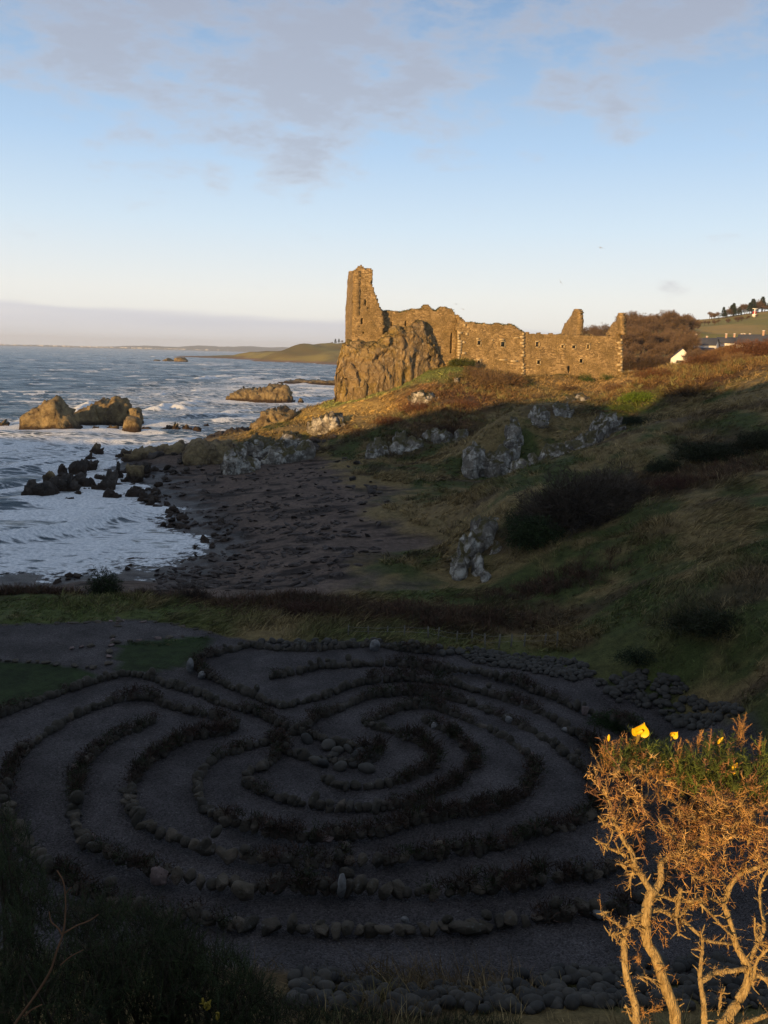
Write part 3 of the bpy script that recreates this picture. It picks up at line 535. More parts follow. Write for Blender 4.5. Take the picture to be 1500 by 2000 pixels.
def wall(name, parent, poly_px, o, d, n, thick=1.2, holes=(), cs=.26, extra_bottom=0, mat=None, seed=0, umin=None, ztop=1e9):
    """ruined rubble wall: cells inside the outline, jagged edge, real openings"""
    Q = np.array([plane_uz(px, py, o, d) for px, py in poly_px]); u0, u1 = Q[:, 0].min(), Q[:, 0].max(); z0, z1 = Q[:, 1].min()-extra_bottom, Q[:, 1].max()
    if extra_bottom:
        lo = Q[:, 1] < Q[:, 1].min()+1.5; Q[lo, 1] -= extra_bottom
    nu = int((u1-u0)/cs)+2; nz = int((z1-z0)/cs)+2
    uc = u0+(np.arange(nu)+.5)*cs-cs/2; zc = z0+(np.arange(nz)+.5)*cs
    U, Z = np.meshgrid(uc, zc, indexing='ij'); jit = fbm(np.stack([U/.7, Z/.7], -1), 2, 5+seed)*.28; jit2 = fbm(np.stack([U/.6, Z/.6], -1), 2, 9+seed)*.22
    ins = inpoly(U+jit*.7, Z+jit2, Q)
    for hx0, hy0, hx1, hy1 in holes:
        hx0 -= .5; hx1 += .5; hy0 -= .5; hy1 += .5
        a = plane_uz(hx0, hy1, o, d); b = plane_uz(hx1, hy0, o, d); ins &= ~((U > a[0]) & (U < b[0]) & (Z > a[1]) & (Z < b[1]))
    if umin is not None: ins &= (U > umin) | (Z > ztop)
    I, J = np.nonzero(ins); gu = u0-cs/2+np.arange(nu+1)*cs; gz = z0+np.arange(nz+1)*cs
    def vid(i, j, s): return (i*(nz+1)+j)*2+s
    GU, GZ = np.meshgrid(gu, gz, indexing='ij'); r1 = rng.uniform(-.06, .06, (4,)+GU.shape)
    bulge = .10*fbm(np.stack([GU/2.5, GZ/2.5], -1), 3, 3+seed)
    Vf = o+(GU+r1[0])[..., None]*d+(r1[2]*.55+bulge)[..., None]*n; Vf[..., 2] = GZ+r1[1]
    Vb = o+(GU+r1[0])[..., None]*d+(thick+r1[3])[..., None]*n; Vb[..., 2] = GZ+r1[1]
    V = np.stack([Vf, Vb], 2).reshape(-1, 3)
    q = [np.stack([vid(I, J, 0), vid(I+1, J, 0), vid(I+1, J+1, 0), vid(I, J+1, 0)], 1), np.stack([vid(I, J, 1), vid(I, J+1, 1), vid(I+1, J+1, 1), vid(I+1, J, 1)], 1)]
    pad = np.pad(ins, 1)
    for di, dj, e in ((1, 0, ((1, 0), (1, 1))), (-1, 0, ((0, 1), (0, 0))), (0, 1, ((1, 1), (0, 1))), (0, -1, ((0, 0), (1, 0)))):
        m = ~pad[I+1+di, J+1+dj]; i, j = I[m], J[m]; (a, b), (c, e2) = e
        q.append(np.stack([vid(i+a, j+b, 0), vid(i+a, j+b, 1), vid(i+c, j+e2, 1), vid(i+c, j+e2, 0)], 1))
    F = np.concatenate(q); used = np.unique(F); mp = np.full(len(V), -1); mp[used] = np.arange(len(used))
    return mesh(name, V[used], mp[F], mat or mat_wall, parent)
castle = empty('ruined_castle', PY(893, 716, 150), 'ruined stone castle with a tall broken tower on the sea cliff, glowing in low sun', 'castle')
holesA = [(933, 666, 938, 674.5), (979, 668, 985, 677), (933.5, 703, 937, 710)]
holesB = [(1047, 668, 1052, 677), (1097, 674, 1100.5, 680), (1118, 675, 1123, 681), (1147, 673, 1150.5, 681.5), (1049.5, 704, 1054, 711), (1132.5, 701, 1137, 708.5), (1109, 716, 1114, 721), (1110, 721, 1113, 729)]
topA = [(893, 618), (898, 619), (904, 622), (909, 630), (922, 629), (940, 632), (963, 634), (972, 631), (985, 634), (1000, 634), (1008, 637), (1016, 644), (1023, 648)]
def splay(poly, o, holes, seed, bottom=3, name='wall'):
    wall(name, castle, poly, o, DW, NW, .32, holes, extra_bottom=bottom, seed=seed)
    wall(name, castle, poly, o+NW*.36, DW, NW, .9, [(a-1, b-3, c+14, d+3) for a, b, c, d in holes], extra_bottom=bottom, seed=seed)
splay(topA+[(1023, 738), (893, 738)], P0, holesA, 0)
topB = [(1022, 649), (1040, 651), (1090, 652.5), (1130, 654), (1175, 656), (1212, 655), (1216, 662)]
PB = P0+NW*.22
splay(topB+[(1217.5, 742), (1022, 742)], PB, holesB, 2)
PK = P0+NW*1.4
topK = [(742, 603), (750, 607), (757, 606), (780, 609), (800, 605), (824, 603), (829, 597), (836, 596), (842, 603), (852, 606), (860, 600), (870, 600), (884, 605), (890, 616), (895, 618)]
wall('wall', castle, topK+[(895, 735), (742, 700)], PK, DW, NW, 1.6, [(762, 630, 765.5, 638), (792, 628, 795, 636), (880, 650, 884, 690)], extra_bottom=2, seed=4)
tower = mesh('tower', np.zeros((3, 3)), np.array([[0, 1, 2]]), mat_wall, castle)
bpy.data.objects.remove(tower)
PT = P0+NW*-.2; PT = PT.copy()
ft = [(691, 530), (697, 527), (700, 520), (710, 520), (716, 526), (721, 522), (726, 523), (728, 531), (726, 554), (729, 562), (732, 574), (737, 584), (742, 598), (747, 608), (750, 640), (752, 700), (688, 700)]
splay(ft, PT, [(713, 585, 716, 596), (706, 621, 708, 633), (707, 649, 711, 652), (717, 600, 719, 603), (700, 560, 702, 563)], 6, 2, 'tower')
uc, zc_ = plane_uz(690, 600, PT, DW); CT = PT+DW*uc; CT = np.array([CT[0], CT[1], 0])
wall('tower', castle, [(692, 530), (690, 530), (681, 532), (679.5, 545), (677, 570), (675, 620), (673.5, 700), (692, 700)], CT-DW*.03, NW, DW, 1.2, [(681, 588, 683, 593)], extra_bottom=2, seed=8, umin=.1)
wall('tower', castle, [(684, 534), (700, 524), (712, 530), (722, 540), (726, 560), (735, 600), (740, 680), (684, 680)], PT+NW*6, DW, -NW, 1.1, seed=9)
# cross walls with broken gables
def cross(px, poly, s, name='gable', th=1.1):
    u, _ = plane_uz(px, 690, PB, DW); o = PB+DW*u+(DW*-1.0 if px > 1200 else 0); return wall(name, castle, poly, o, NW, -DW if th > 0 else DW, abs(th), seed=s, umin=.9, ztop=PY(px, 654, 157)[2])
cross(1128, [(1128, 745), (1128.5, 608), (1124, 604), (1119, 605), (1117, 613), (1112, 620), (1108, 627), (1102, 634), (1098, 645), (1094, 656), (1090, 745)], 11, th=-1.1)
cross(1215, [(1215.5, 742), (1214, 660), (1212, 640), (1210, 612), (1208, 611), (1205, 617), (1202, 628), (1197, 629), (1192, 636), (1187, 645), (1180, 656), (1178, 742)], 12, th=-1.1)
wall('wall', castle, [(1000, 656), (1090, 662), (1178, 664), (1178, 735), (1000, 735)], PB+NW*8.5, DW, NW, 1.0, seed=14)
wall('wall', castle, [(760, 625), (860, 625), (1000, 655), (1000, 720), (760, 690)], PK+NW*9, DW, NW, 1.0, seed=15)
# dressed stones round the openings and up the corners
def dressed(name, rects, o):
    for (x0, y0, x1, y1) in rects:
        mb = MB() if name == 'quoin' or 'w' not in locals() else mb; w = 1
        a = plane_uz(x0, y1, o, DW); b = plane_uz(x1, y0, o, DW); c = o+DW*(a[0]+b[0])/2; c = np.array([c[0], c[1], (a[1]+b[1])/2])-NW*.02
        mb.box(c, [(b[0]-a[0])/2, .14, (b[1]-a[1])/2], np.stack([DW, NW, [0, 0, 1]], 1), jit=.02)
        if name == 'quoin': mb.build(name, mat_dress, castle)
    if name != 'quoin': mb.build(name, mat_dress, castle)
for hs, o in ((holesA, P0), (holesB[:6], PB)):
    for x0, y0, x1, y1 in hs:
        dressed('window_surround', [(x0-1.8, y0-2.0, x1+2.0, y0-.5), (x0-1.5, y1+.4, x1+1.5, y1+1.6), (x0-2.0, y0+.1, x0-.5, y1-rng.uniform(0, 2)), (x1+.5, y0+rng.uniform(0, 2), x1+2.0, y1)], o)
q1 = []; q2 = []; q3 = []
for k in range(14):
    y = 650+k*6; q1.append((1023-rng.uniform(2, 7)*(k % 2)-3, y, 1024, y+4.4)) if k not in (5, 8, 9) else None
    y = 662+k*5.4; q2.append((1214-rng.uniform(4, 9)*(k % 2)-2, y, 1215.5, y+4)) if k not in (2, 7) else None
for k in range(10): y = 648+k*5.5; q3.append((893.5, y, 897+rng.uniform(0, 6), y+4.2))
q3 += [(909, 650, 914, 655), (930, 660, 936, 663), (903, 667, 909, 670), (960, 663, 963, 665.5), (975, 662, 985, 665), (1004, 659, 1015, 661), (905, 633, 910, 637), (902, 688, 910, 692), (975, 702, 990, 704), (997, 704, 1011, 707), (925, 702, 942, 704)]
dressed('quoin', q1+q3, P0); dressed('quoin', q2, PB)
# grass growing along the wall heads
mb = MB(); B = []
for pts, o in ((topA[3:], P0), (topK, PK)):
    for (a, b) in zip(pts[:-1], pts[1:]):
        for k in range(int(abs(b[0]-a[0])*5)+3):
            t = rng.random(); u, z = plane_uz(lerp(a[0], b[0], t), lerp(a[1], b[1], t), o, DW); q = o+DW*u+NW*rng.uniform(0, 1.0); B.append([q[0], q[1], z-.12])
B = np.array(B); n = len(B)
for _ in range(3): blades(mb, B+rng.normal(0, .06, B.shape), rng.normal(0, .5, (n, 3))+[0, 0, 1], rng.uniform(.15, .4, n), .05, np.array([.07, .08, .02])*rng.uniform(.6, 1.5, (n, 1)), .5)
mat_grass = m_vcol('grass_blades', .8, .15, 3, 20, .1)
mb.build('wall_head_grass', mat_grass, castle)

# ---------------------------------------------------------------- rocks built from an outline, an own distance and depth
def profile_rock(name, top_px, Y0, depth, mat, base_z=None, e=.55, amp=.35, sc=1.0, du=.35, nv=26, label=None, cat='rock', group=None, kind=None, dY=0, seed=0, fl=.35, rib=0):
    T = np.array([PY(px, py, Y0+dY*(px-top_px[0][0])/max(1, top_px[-1][0]-top_px[0][0])) for px, py in top_px])
    L = T[-1, 0]-T[0, 0]; nu = max(14, int(L/du)); xs = np.linspace(T[0, 0], T[-1, 0], nu)
    zt = np.interp(xs, T[:, 0], T[:, 2]); yc = np.interp(xs, T[:, 0], T[:, 1]); s = (xs-xs[0])/L
    b = base_z if not isinstance(base_z, (list, tuple)) else None
    zb = np.full(nu, b, float) if b is not None else np.interp(s, [k[0] for k in base_z], [k[1] for k in base_z])
    h = np.maximum(zt-zb, .05); dd = depth*(fl+(1-fl)*np.minimum(1, (4*s*(1-s))**.5)) if np.isscalar(depth) else np.interp(s, *depth)
    ph = np.linspace(0, math.pi, nv); c = np.cos(ph); sn = np.sin(ph)
    yy = -np.sign(c)*np.abs(c)**e; zz = sn**e
    V = np.stack([np.repeat(xs[:, None], nv, 1), yc[:, None]+yy[None]*dd[:, None], zb[:, None]+zz[None]*h[:, None]], -1)
    P = V*sc; nrm = np.stack([(s*2-1)[:, None]*.5*np.ones(nv), yy[None]*np.ones((nu, 1)), zz[None]*.8*np.ones((nu, 1))], -1)
    A = amp*(.25+.75*sstep(0, .3, zz))[None, :, None]
    r = .6*fbm(P/2.2, 4, seed)+.8*facets(P/2.4+5, seed+3)+.6*facets(P/.9, seed+4); Dv = np.stack([fbm(P/1.6+7, 3, seed+1), r, fbm(P/1.6+31, 3, seed+2)*.6], -1)
    V = V+A*(nrm*r[..., None]*1.3+Dv*.7)
    if rib:
        P2 = V.copy(); P2[..., 2] *= .8; f1 = facets(P2/2.0, seed+8); f2 = facets(P2/1.1, seed+9); P3 = V.copy(); P3[..., 0] *= .5; f3 = facets(P3/.7, seed+12); w_ = sstep(0, .3, zz)[None]*np.ones((nu, 1))
        V[..., 1] -= rib*w_*(yy < .2)[None]*(1.2*f1+.8*f2+.5*f3+.5*fbm(V/5, 3, seed+1)); V[..., 0] += rib*.35*w_*f2; V[..., 2] += rib*.5*f2*sstep(.6, 1, zz)[None]
    V[:, 0, 2] -= .8; V[:, -1, 2] -= .8
    Vf = V.reshape(-1, 3); F = grid_faces(nu, nv); e0 = [list(range(nv))][0]; n0 = len(Vf)
    Vf = np.vstack([Vf, V[0].mean(0), V[-1].mean(0)]); T3 = np.array([[n0, k+1, k] for k in range(nv-1)]+[[n0+1, (nu-1)*nv+k, (nu-1)*nv+k+1] for k in range(nv-1)])
    loc = np.array([T[:, 0].mean(), Y0, float(np.mean(zb))]) if kind is None else None
    o = mesh(name, Vf, [F, T3], mat, loc=loc, smooth=False); return tag(o, label, cat if kind is None else None, group, kind)
# sea cliff below the tower
profile_rock('cliff', [(659, 740), (663, 712), (668, 690), (674, 668), (690, 667), (715, 668), (738, 664), (748, 655), (760, 644), (775, 638), (795, 640), (812, 628), (826, 630), (836, 648), (846, 668), (852, 690), (868, 712)], 148.3, ([0, .35, .65, .85, 1], [5.0, 5.2, 4.0, 2.0, .8]), m_cliff,
             base_z=[(0, 5.0), (.4, 8.5), (.8, 11), (1, 13)], e=.34, amp=.45, sc=.9, du=.17, nv=130, kind='structure', seed=3, rib=.34, dY=2.6)
profile_rock('cliff', [(655, 775), (657, 745), (662, 735), (668, 738), (680, 752), (700, 758), (712, 765)], 149, 3.5, m_cliff, base_z=3, e=.4, amp=.9, sc=.9, du=.22, nv=60, kind='structure', seed=5, rib=.9)
# ---------------------------------------------------------------- sea stacks, skerries and outcrops
m_sea = m_rock('sea_rock', (.27, .20, .10), (.09, .062, .034), (.34, .29, .17), .2, 1.0, wet=.9, crack=.3)
m_shore = m_rock('shore_rock', (.085, .068, .055), (.03, .024, .02), (.20, .18, .16), .15, 1.1, wet=.7)
m_lich = m_rock('lichen_rock', (.23, .20, .16), (.085, .07, .055), (.52, .48, .41), 1.0, 1.0, moss=1.0, lsc=.8)
def PR(*a, **k):
    a = list(a)
    if len(a) > 6: a[6] *= 1.35
    return profile_rock('rock', *a, **k)
PR([(46, 835), (52, 820), (66, 808), (74, 802), (84, 793), (97, 788), (108, 781), (117, 781), (122, 795), (132, 808), (141, 822), (144, 838)], 171, 3.2, m_sea, -.6, .6, .8, .9, label='tall pointed golden sea stack, leftmost of the big rocks in the surf')
PR([(128, 830), (142, 812), (152, 806), (165, 801), (176, 797), (184, 792), (190, 800), (200, 830)], 184, 3, m_sea, -.6, .7, .7, .9, label='low black wet rock in the gap between the two big sea stacks')
PR([(166, 822), (184, 795), (193, 786), (206, 782), (226, 781), (240, 786), (250, 795), (254, 820)], 187, 4, m_sea, -.6, .5, .9, .9, label='broad lumpy golden sea stack behind the low black rock')
PR([(250, 818), (255, 800), (266, 798), (275, 803), (278, 818)], 186, 1.6, m_sea, -.6, .45, .5, 1, label='small square rock touching the right side of the broad sea stack')
PR([(242, 838), (244, 820), (250, 817), (268, 819), (275, 824), (276, 838)], 171, 1.6, m_sea, -.5, .35, .35, 1, label='blocky golden rock standing alone in front of the broad sea stack')
PR([(445, 780), (462, 772), (480, 768), (500, 763), (520, 760), (530, 755), (545, 754), (552, 758), (562, 761), (570, 775), (571, 780)], 290, 5, m_sea, -.6, .6, 1.1, .5, label='long wedge shaped rock rising to the right, alone in the bay')
PR([(296, 706), (305, 702), (315, 706)], 1160, 10, m_sea, -1, .6, 1, .2, du=1.5, label='low dark skerry, left one of three far out')
PR([(316, 706), (328, 700), (338, 706)], 1150, 10, m_sea, -1, .6, 1.4, .2, du=1.5, label='middle dark skerry of three far out')
PR([(340, 707), (344, 701), (358, 700), (366, 707)], 1140, 10, m_sea, -1, .5, 1.4, .2, du=1.5, label='golden blocky skerry, right one of three far out')
PR([(535, 748), (560, 744.5), (600, 743), (640, 744), (672, 743), (690, 748)], 470, 14, m_sea, -.8, .6, .8, .3, du=.8, label='long flat reef beside the foot of the cliff')
PR([(582, 780), (586, 776), (592, 780)], 285, 1.5, m_sea, -.6, .6, .3, 1, label='tiny rock right of the wedge shaped rock')
# rocks awash in the cove
for px, py, w, h, kind, lab in ((188, 885, 24, 17, 1, 'lone reddish pyramid rock in the foam'), (178, 895, 22, 8, 1, 'flat red rock at the foot of the pyramid rock'), (152, 925, 34, 26, 0, 'brown boulder standing in the surf above the black ones'), (172, 912, 50, 8, 0, 'thin dark ledge behind the brown surf boulder'),
        (122, 916, 18, 7, 1, 'small orange rock left of the brown surf boulder'), (76, 972, 54, 32, 0, 'leftmost black boulder with a brown flank in the surf'), (94, 948, 26, 22, 1, 'pale orange rock behind the leftmost black boulder'), (122, 962, 50, 34, 0, 'large black rock second from the left in the surf'), (118, 940, 30, 14, 0, 'black rock on top behind the large black one'),
        (150, 948, 38, 18, 0, 'low black rock between surf boulders'), (176, 950, 26, 20, 0, 'rounded black rock right of the low one'), (210, 958, 48, 30, 0, 'black slab rock leaning left of the pointed one'), (231, 935, 26, 34, 0, 'pointed black rock like a tooth'), (200, 937, 30, 10, 0, 'flat black ledge joined to the tooth rock'),
        (262, 940, 46, 34, 2, 'big rounded greenish boulder at the waterline'), (282, 928, 34, 26, 0, 'round black boulder behind the greenish one'), (215, 973, 30, 12, 0, 'low black rock below the slab'), (262, 970, 30, 18, 0, 'black rock at the foot of the greenish boulder'), (300, 925, 36, 12, 0, 'flat dark rock right of the round boulder'), (152, 967, 20, 10, 0, 'small wet grey rock between black ones'),
        (128, 975, 28, 6, 0, 'thin black ledge awash'), (172, 958, 20, 5, 0, 'thin sliver of rock awash'), (296, 988, 20, 16, 0, 'black rock with a flat top on the cove edge'), (335, 1002, 22, 13, 0, 'dark boulder on the edge of the beach'), (280, 975, 18, 12, 0, 'small black rock near the foam line'), (230, 1005, 26, 12, 0, 'isolated dark rock behind the rolling wave'),
        (246, 893, 30, 12, 1, 'pinkish rock washed by a wave'), (232, 834, 14, 7, 1, 'tiny red rock among the skerries'), (183, 842, 20, 7, 1, 'low red rock in front of the broad stack'), (222, 842, 24, 6, 1, 'flat red rock right of it'), (285, 839, 18, 6, 1, 'flat red rock beside the blocky one'), (317, 842, 14, 6, 1, 'small red rock in open water'),
        (337, 840, 26, 9, 1, 'wide red rock in a row of three'), (366, 840, 20, 9, 1, 'rough red rock in a row of three'), (385, 842, 16, 8, 1, 'dark red rock ending the row of three'), (402, 834, 12, 5, 1, 'tiny rock past the row of three'), (8, 836, 26, 9, 1, 'low brown rock at the left edge of the photo'), (222, 1145, 20, 9, 0, 'dark rock at the near waterline'), (470, 1075, 14, 6, 0, 'small dark rock on wet shingle')):
    q = PZ(px, py, -.1); Y = q[1]; x0, x1 = px-w/2, px+w/2; n = 6
    pr = [(lerp(x0, x1, t), py-h*max(.02, (math.sin(math.pi*t)**.6))*(1+rng.uniform(-.22, .22)) + (h*.35*(t-.5) if kind == 2 else 0)) for t in np.linspace(0, 1, n)]
    if 'pointed' in lab or 'pyramid' in lab: pr = [(x0, py), (lerp(x0, x1, .25), py-h*.55), (lerp(x0, x1, .45), py-h), (lerp(x0, x1, .7), py-h*.5), (x1, py)]
    m = {0: m_shore, 1: m_sea, 2: m_sea}[kind]
    o = PR(pr, Y, max(.5, w/FPX*Y*.36), m, -.5, .6, .16*w/FPX*Y*.9+.08, 1.6, du=max(.10, w/FPX*Y/26), nv=20, label=lab, group=None, seed=int(px))
# rocky arm between the cove and the castle slope
def orock(top, z, dep, mat, lab, e=.5, amp=.6, sc=1.2, du=.22, seed=1, px0=None, nv=30, bz=None, grp=None):
    mx = top[len(top)//2]; Y = PZ(mx[0], z[0], z[1])[1]
    return profile_rock('outcrop', top, Y+dep*.6, dep, mat, (z[1]-.8) if bz is None else bz, e, amp, sc, du, nv, lab, 'rocks', grp, seed=seed)
orock([(232, 905), (245, 889), (262, 884), (285, 876), (300, 884), (330, 892), (340, 905)], (900, .3), 3, m_sea, 'brown ledge at the seaward end of the rocky arm', seed=2, bz=-.8)
orock([(278, 888), (290, 875), (305, 872), (322, 880), (332, 890)], (888, .8), 2.2, m_sea, 'lit golden hump on the rocky arm', seed=3, bz=0)
orock([(322, 888), (335, 868), (348, 861), (362, 868), (372, 888)], (888, 1.2), 2.5, m_sea, 'rounded golden boulder in the middle of the rocky arm', seed=4, bz=0)
orock([(362, 895), (372, 868), (395, 862), (420, 866), (446, 870), (452, 895)], (902, 1.3), 3, m_sea, 'broad dark brown block of the rocky arm', seed=5, bz=0)
orock([(430, 915), (438, 890), (460, 875), (478, 880), (500, 905), (506, 915)], (918, 1.6), 2.4, m_lich, 'grey slab rock leaning on the arm above the beach', seed=6)
orock([(470, 885), (480, 860), (500, 852), (520, 866), (545, 858), (552, 885)], (888, 2.2), 2.8, m_lich, 'pale cracked rock below the lit nose', seed=7)
orock([(515, 900), (530, 872), (548, 868), (570, 878), (582, 900)], (903, 2.0), 2.2, m_lich, 'grey knobbly rock above the shingle', seed=8)
orock([(572, 892), (582, 872), (600, 866), (614, 878), (618, 896)], (896, 2.4), 2, m_lich, 'rounded lichen rock at the end of the arm', seed=9)
orock([(540, 868), (552, 852), (568, 846), (590, 856), (604, 868)], (868, 3.2), 2.2, m_lich, 'white flecked rock beneath the grass slope', seed=10)
orock([(400, 866), (412, 852), (425, 848), (442, 855), (450, 866)], (866, 1.2), 2, m_shore, 'dark red rock on the seaward side of the arm', seed=12, bz=0)
orock([(436, 862), (448, 840), (462, 836), (480, 843), (490, 858)], (862, 1.8), 2.4, m_shore, 'brown rock just left of the lit nose', seed=13)
profile_rock('outcrop', [(490, 845), (500, 828), (512, 812), (526, 803), (545, 797), (558, 800), (570, 806), (582, 822), (588, 835)], 146, 5, m_lich if False else m_sea, 1.5, .6, .9, 1, .2, 36, 'golden crag forming the nose of the headland', 'rocks', seed=14)
profile_rock('outcrop', [(606, 845), (614, 826), (626, 816), (645, 808), (662, 812), (672, 826), (676, 845)], 131, 2.6, m_lich, 2.5, .55, .8, 1.4, .18, 36, 'sunlit white lichen crag low on the castle slope', 'rocks', seed=15)
for i, (tp, Y, dep, lab) in enumerate((
        ([(716, 888), (722, 874), (735, 868), (748, 866), (758, 880), (764, 892)], 114, 2.2, 'left end of the pale rock band under the dark bushes'),
        ([(752, 893), (760, 866), (780, 856), (800, 858), (815, 868), (826, 892)], 115, 2.6, 'tallest grey face in the rock band under the bushes'),
        ([(818, 880), (830, 852), (852, 840), (872, 846), (884, 866), (888, 880)], 117, 2.6, 'square topped rock in the rock band'),
        ([(880, 870), (888, 850), (902, 845), (916, 852), (922, 870)], 117, 2, 'right end of the rock band'),
        ([(905, 920), (910, 890), (924, 868), (932, 872), (938, 892), (942, 922)], 99, 1.8, 'upright pale rock at the foot of the big mound'),
        ([(936, 925), (945, 895), (960, 886), (985, 880), (1000, 890), (1003, 915)], 99, 1.8, 'broad pale rock at the foot of the big mound'),
        ([(985, 855), (990, 830), (1000, 822), (1012, 828), (1020, 855)], 104, 1.4, 'oval pale rock on the left of the big mound'),
        ([(1020, 850), (1030, 815), (1045, 800), (1065, 795), (1080, 805), (1085, 825), (1070, 850)], 106.5, 1.7, 'biggest pale rock face on the big mound'),
        ([(1068, 812), (1080, 795), (1095, 786), (1110, 790), (1114, 806)], 109.5, 1.5, 'pale rock near the top of the big mound'),
        ([(1105, 785), (1118, 776), (1135, 772), (1144, 780), (1148, 788)], 117, 1.5, 'small pale rock on the crest of the big mound'),
        ([(980, 870), (985, 860), (1000, 858), (1010, 866), (1013, 872)], 101, 1, 'small pale rock under the oval one'),
        ([(1003, 925), (1010, 905), (1022, 897), (1038, 905), (1042, 915)], 84, 1.4, 'grey rock at the bottom of the gully edge'),
        ([(1040, 905), (1055, 890), (1075, 880), (1095, 872), (1110, 885), (1112, 895)], 88, 1.6, 'sloping pale ledge above the spur'),
        ([(1100, 885), (1118, 866), (1140, 855), (1158, 850), (1165, 868)], 91, 1.6, 'middle pale ledge climbing the gully'),
        ([(1150, 850), (1160, 825), (1175, 810), (1195, 806), (1208, 815), (1216, 840), (1224, 850)], 98, 2.0, 'pale crag under the green knoll'),
        ([(798, 778), (805, 770), (820, 766), (840, 768), (852, 778)], 133, 1.6, 'half buried boulder on the sunlit slope'),
        ([(886, 748), (888, 740), (895, 738), (900, 748)], 141, .8, 'small white stone below the castle wall'),
        ([(918, 1040), (924, 1022), (935, 1012), (948, 1018), (952, 1045)], 57.5, .9, 'upper left pale rock on the spur nose'),
        ([(948, 1030), (955, 1014), (970, 1008), (984, 1014), (990, 1032)], 58, .9, 'white topped rock crowning the spur nose'),
        ([(900, 1070), (908, 1058), (920, 1050), (930, 1060), (934, 1075)], 55, .7, 'small dark rock low on the spur nose'),
        ([(884, 1108), (892, 1094), (905, 1088), (914, 1096), (918, 1112)], 52.5, .6, 'pale rock at the left foot of the spur nose'),
        ([(920, 1112), (926, 1094), (936, 1085), (944, 1096), (946, 1116)], 52.5, .6, 'tall pale rock at the foot of the spur nose'),
        ([(950, 1085), (958, 1066), (974, 1058), (985, 1068), (988, 1085)], 54.5, .7, 'grey rock half under the green bush'),
        ([(938, 1122), (944, 1113), (952, 1116), (960, 1126), (958, 1132)], 51, .35, 'whitest small boulder at the very foot of the spur'))):
    q = PY(np.mean([t[0] for t in tp]), max(t[1] for t in tp), Y)
    profile_rock('outcrop', tp, Y+dep*.4, dep*1.3, m_lich, q[2]-1.2, .7, min(.9, dep*.38), 1.1, max(.06, dep/14), 34, lab, 'rocks', seed=20+i)

for k, (tp, Y, dY, dep, lab) in enumerate((([(710, 896), (728, 876), (765, 866), (800, 866), (835, 856), (870, 851), (900, 856), (925, 872), (932, 888)], 117.5, 2, 2.6, 'long low ledge joining the rock band under the bushes'),
        ([(900, 926), (910, 898), (930, 882), (960, 889), (990, 886), (1008, 908), (1012, 924)], 101, 0, 2.4, 'long ledge behind the broad rock at the foot of the mound'), ([(970, 864), (990, 840), (1020, 818), (1050, 806), (1090, 792), (1140, 777), (1154, 790)], 105, 12, 2.2, 'long broken ridge of rock climbing the big mound'),
        ([(1000, 930), (1030, 904), (1080, 886), (1130, 864), (1170, 828), (1200, 815), (1230, 850)], 83, 15, 2.0, 'long pale ledge climbing the gully to the crag'), ([(886, 1110), (905, 1080), (925, 1036), (950, 1018), (985, 1018), (1002, 1040)], 53, 5, 1.6, 'broken back of rock under the spur nose'))):
    q = PY(np.mean([t[0] for t in tp]), max(t[1] for t in tp), Y); profile_rock('outcrop', tp, Y+1, dep, m_lich, q[2]-1.0, .8, .7, 1.1, .14, 36, lab, 'rocks', seed=60+k, dY=dY)
# ---------------------------------------------------------------- loose stones
def ico(sub=3):
    import bmesh; bm = bmesh.new(); bmesh.ops.create_icosphere(bm, subdivisions=sub, radius=1); V = np.array([v.co[:] for v in bm.verts]); F = np.array([[v.index for v in f.verts] for f in bm.faces]); bm.free(); return V, F
IV, IF = ico(3); IV2, IF2 = ico(2)
m_stone = Mat('wall_stone', .9, .2)
def _ms():
    M = m_stone; p = M.pos(); oi = M.node('ObjectInfo'); n = M.noise(p, 5, 6, .65)
    b = M.mix(M.rng_(oi.outputs['Random'], 0, 1), (.050, .045, .039), (.115, .095, .076)); M.col(M.mix(M.rng_(n, .60, .70, 0, .7), M.mix(1, b, M.mix(M.rng_(M.noise(p, 2.2, 5), .3, .7), (.6, .62, .55), (1.3, 1.25, 1.2)), 'MULTIPLY'), (.17, .17, .16))); M.bump(M.noise(p, 9, 6, .65), .9, .09)
_ms(); m_stone = m_stone.m
def m_simple(name, c, v=.4, sc=6, bst=.5, rough=.9):
    M = Mat(name, rough, .2); p = M.pos(); M.col(M.mix(M.rng_(M.noise(p, sc, 6, .65), .3, .7), tuple(np.array(c)*(1-v)), tuple(np.array(c)*(1+v)))).bump(M.noise(p, sc*2, 5), bst, .03); return M.m
m_cobble = Mat('beach_cobble', .8, .3)
def _mc():
    M = m_cobble; p = M.pos(); oi = M.node('ObjectInfo'); b = M.mix(M.rng_(oi.outputs['Random'], 0, 1), (.022, .021, .020), (.062, .055, .045)); M.col(M.mix(1, b, M.mix(M.rng_(M.noise(p, 6, 5), .3, .7), (.75,)*3, (1.25,)*3), 'MULTIPLY')); M.bump(M.noise(p, 14, 4), .3, .02)
_mc(); m_cobble = m_cobble.m
m_white = m_simple('pale_quartz', (.17, .165, .16), .5, 5); m_pink = m_simple('pink_granite', (.15, .11, .10), .45, 7)
def stone_mesh(kind, s):
    V = IV.copy()
    if kind == 'rough':
        V = V*(1+.45*fbm(V*1.1+s*9, 3, s)[:, None]); 
        for k in range(14):
            n = unit(rng.normal(size=3)); d = V@n; t = rng.uniform(.45, .8); V = V-np.outer(np.maximum(d-t, 0)*.95, n)
        V = V+.09*np.stack([fbm(V*3+s, 3, s+k) for k in range(3)], 1)
    else: V = V*(1+.14*fbm(V*.9+s*5, 2, s)[:, None])
    return V
RV_ = [stone_mesh('rough', k) for k in range(8)]; CV_ = [stone_mesh('cob', k+20) for k in range(5)]
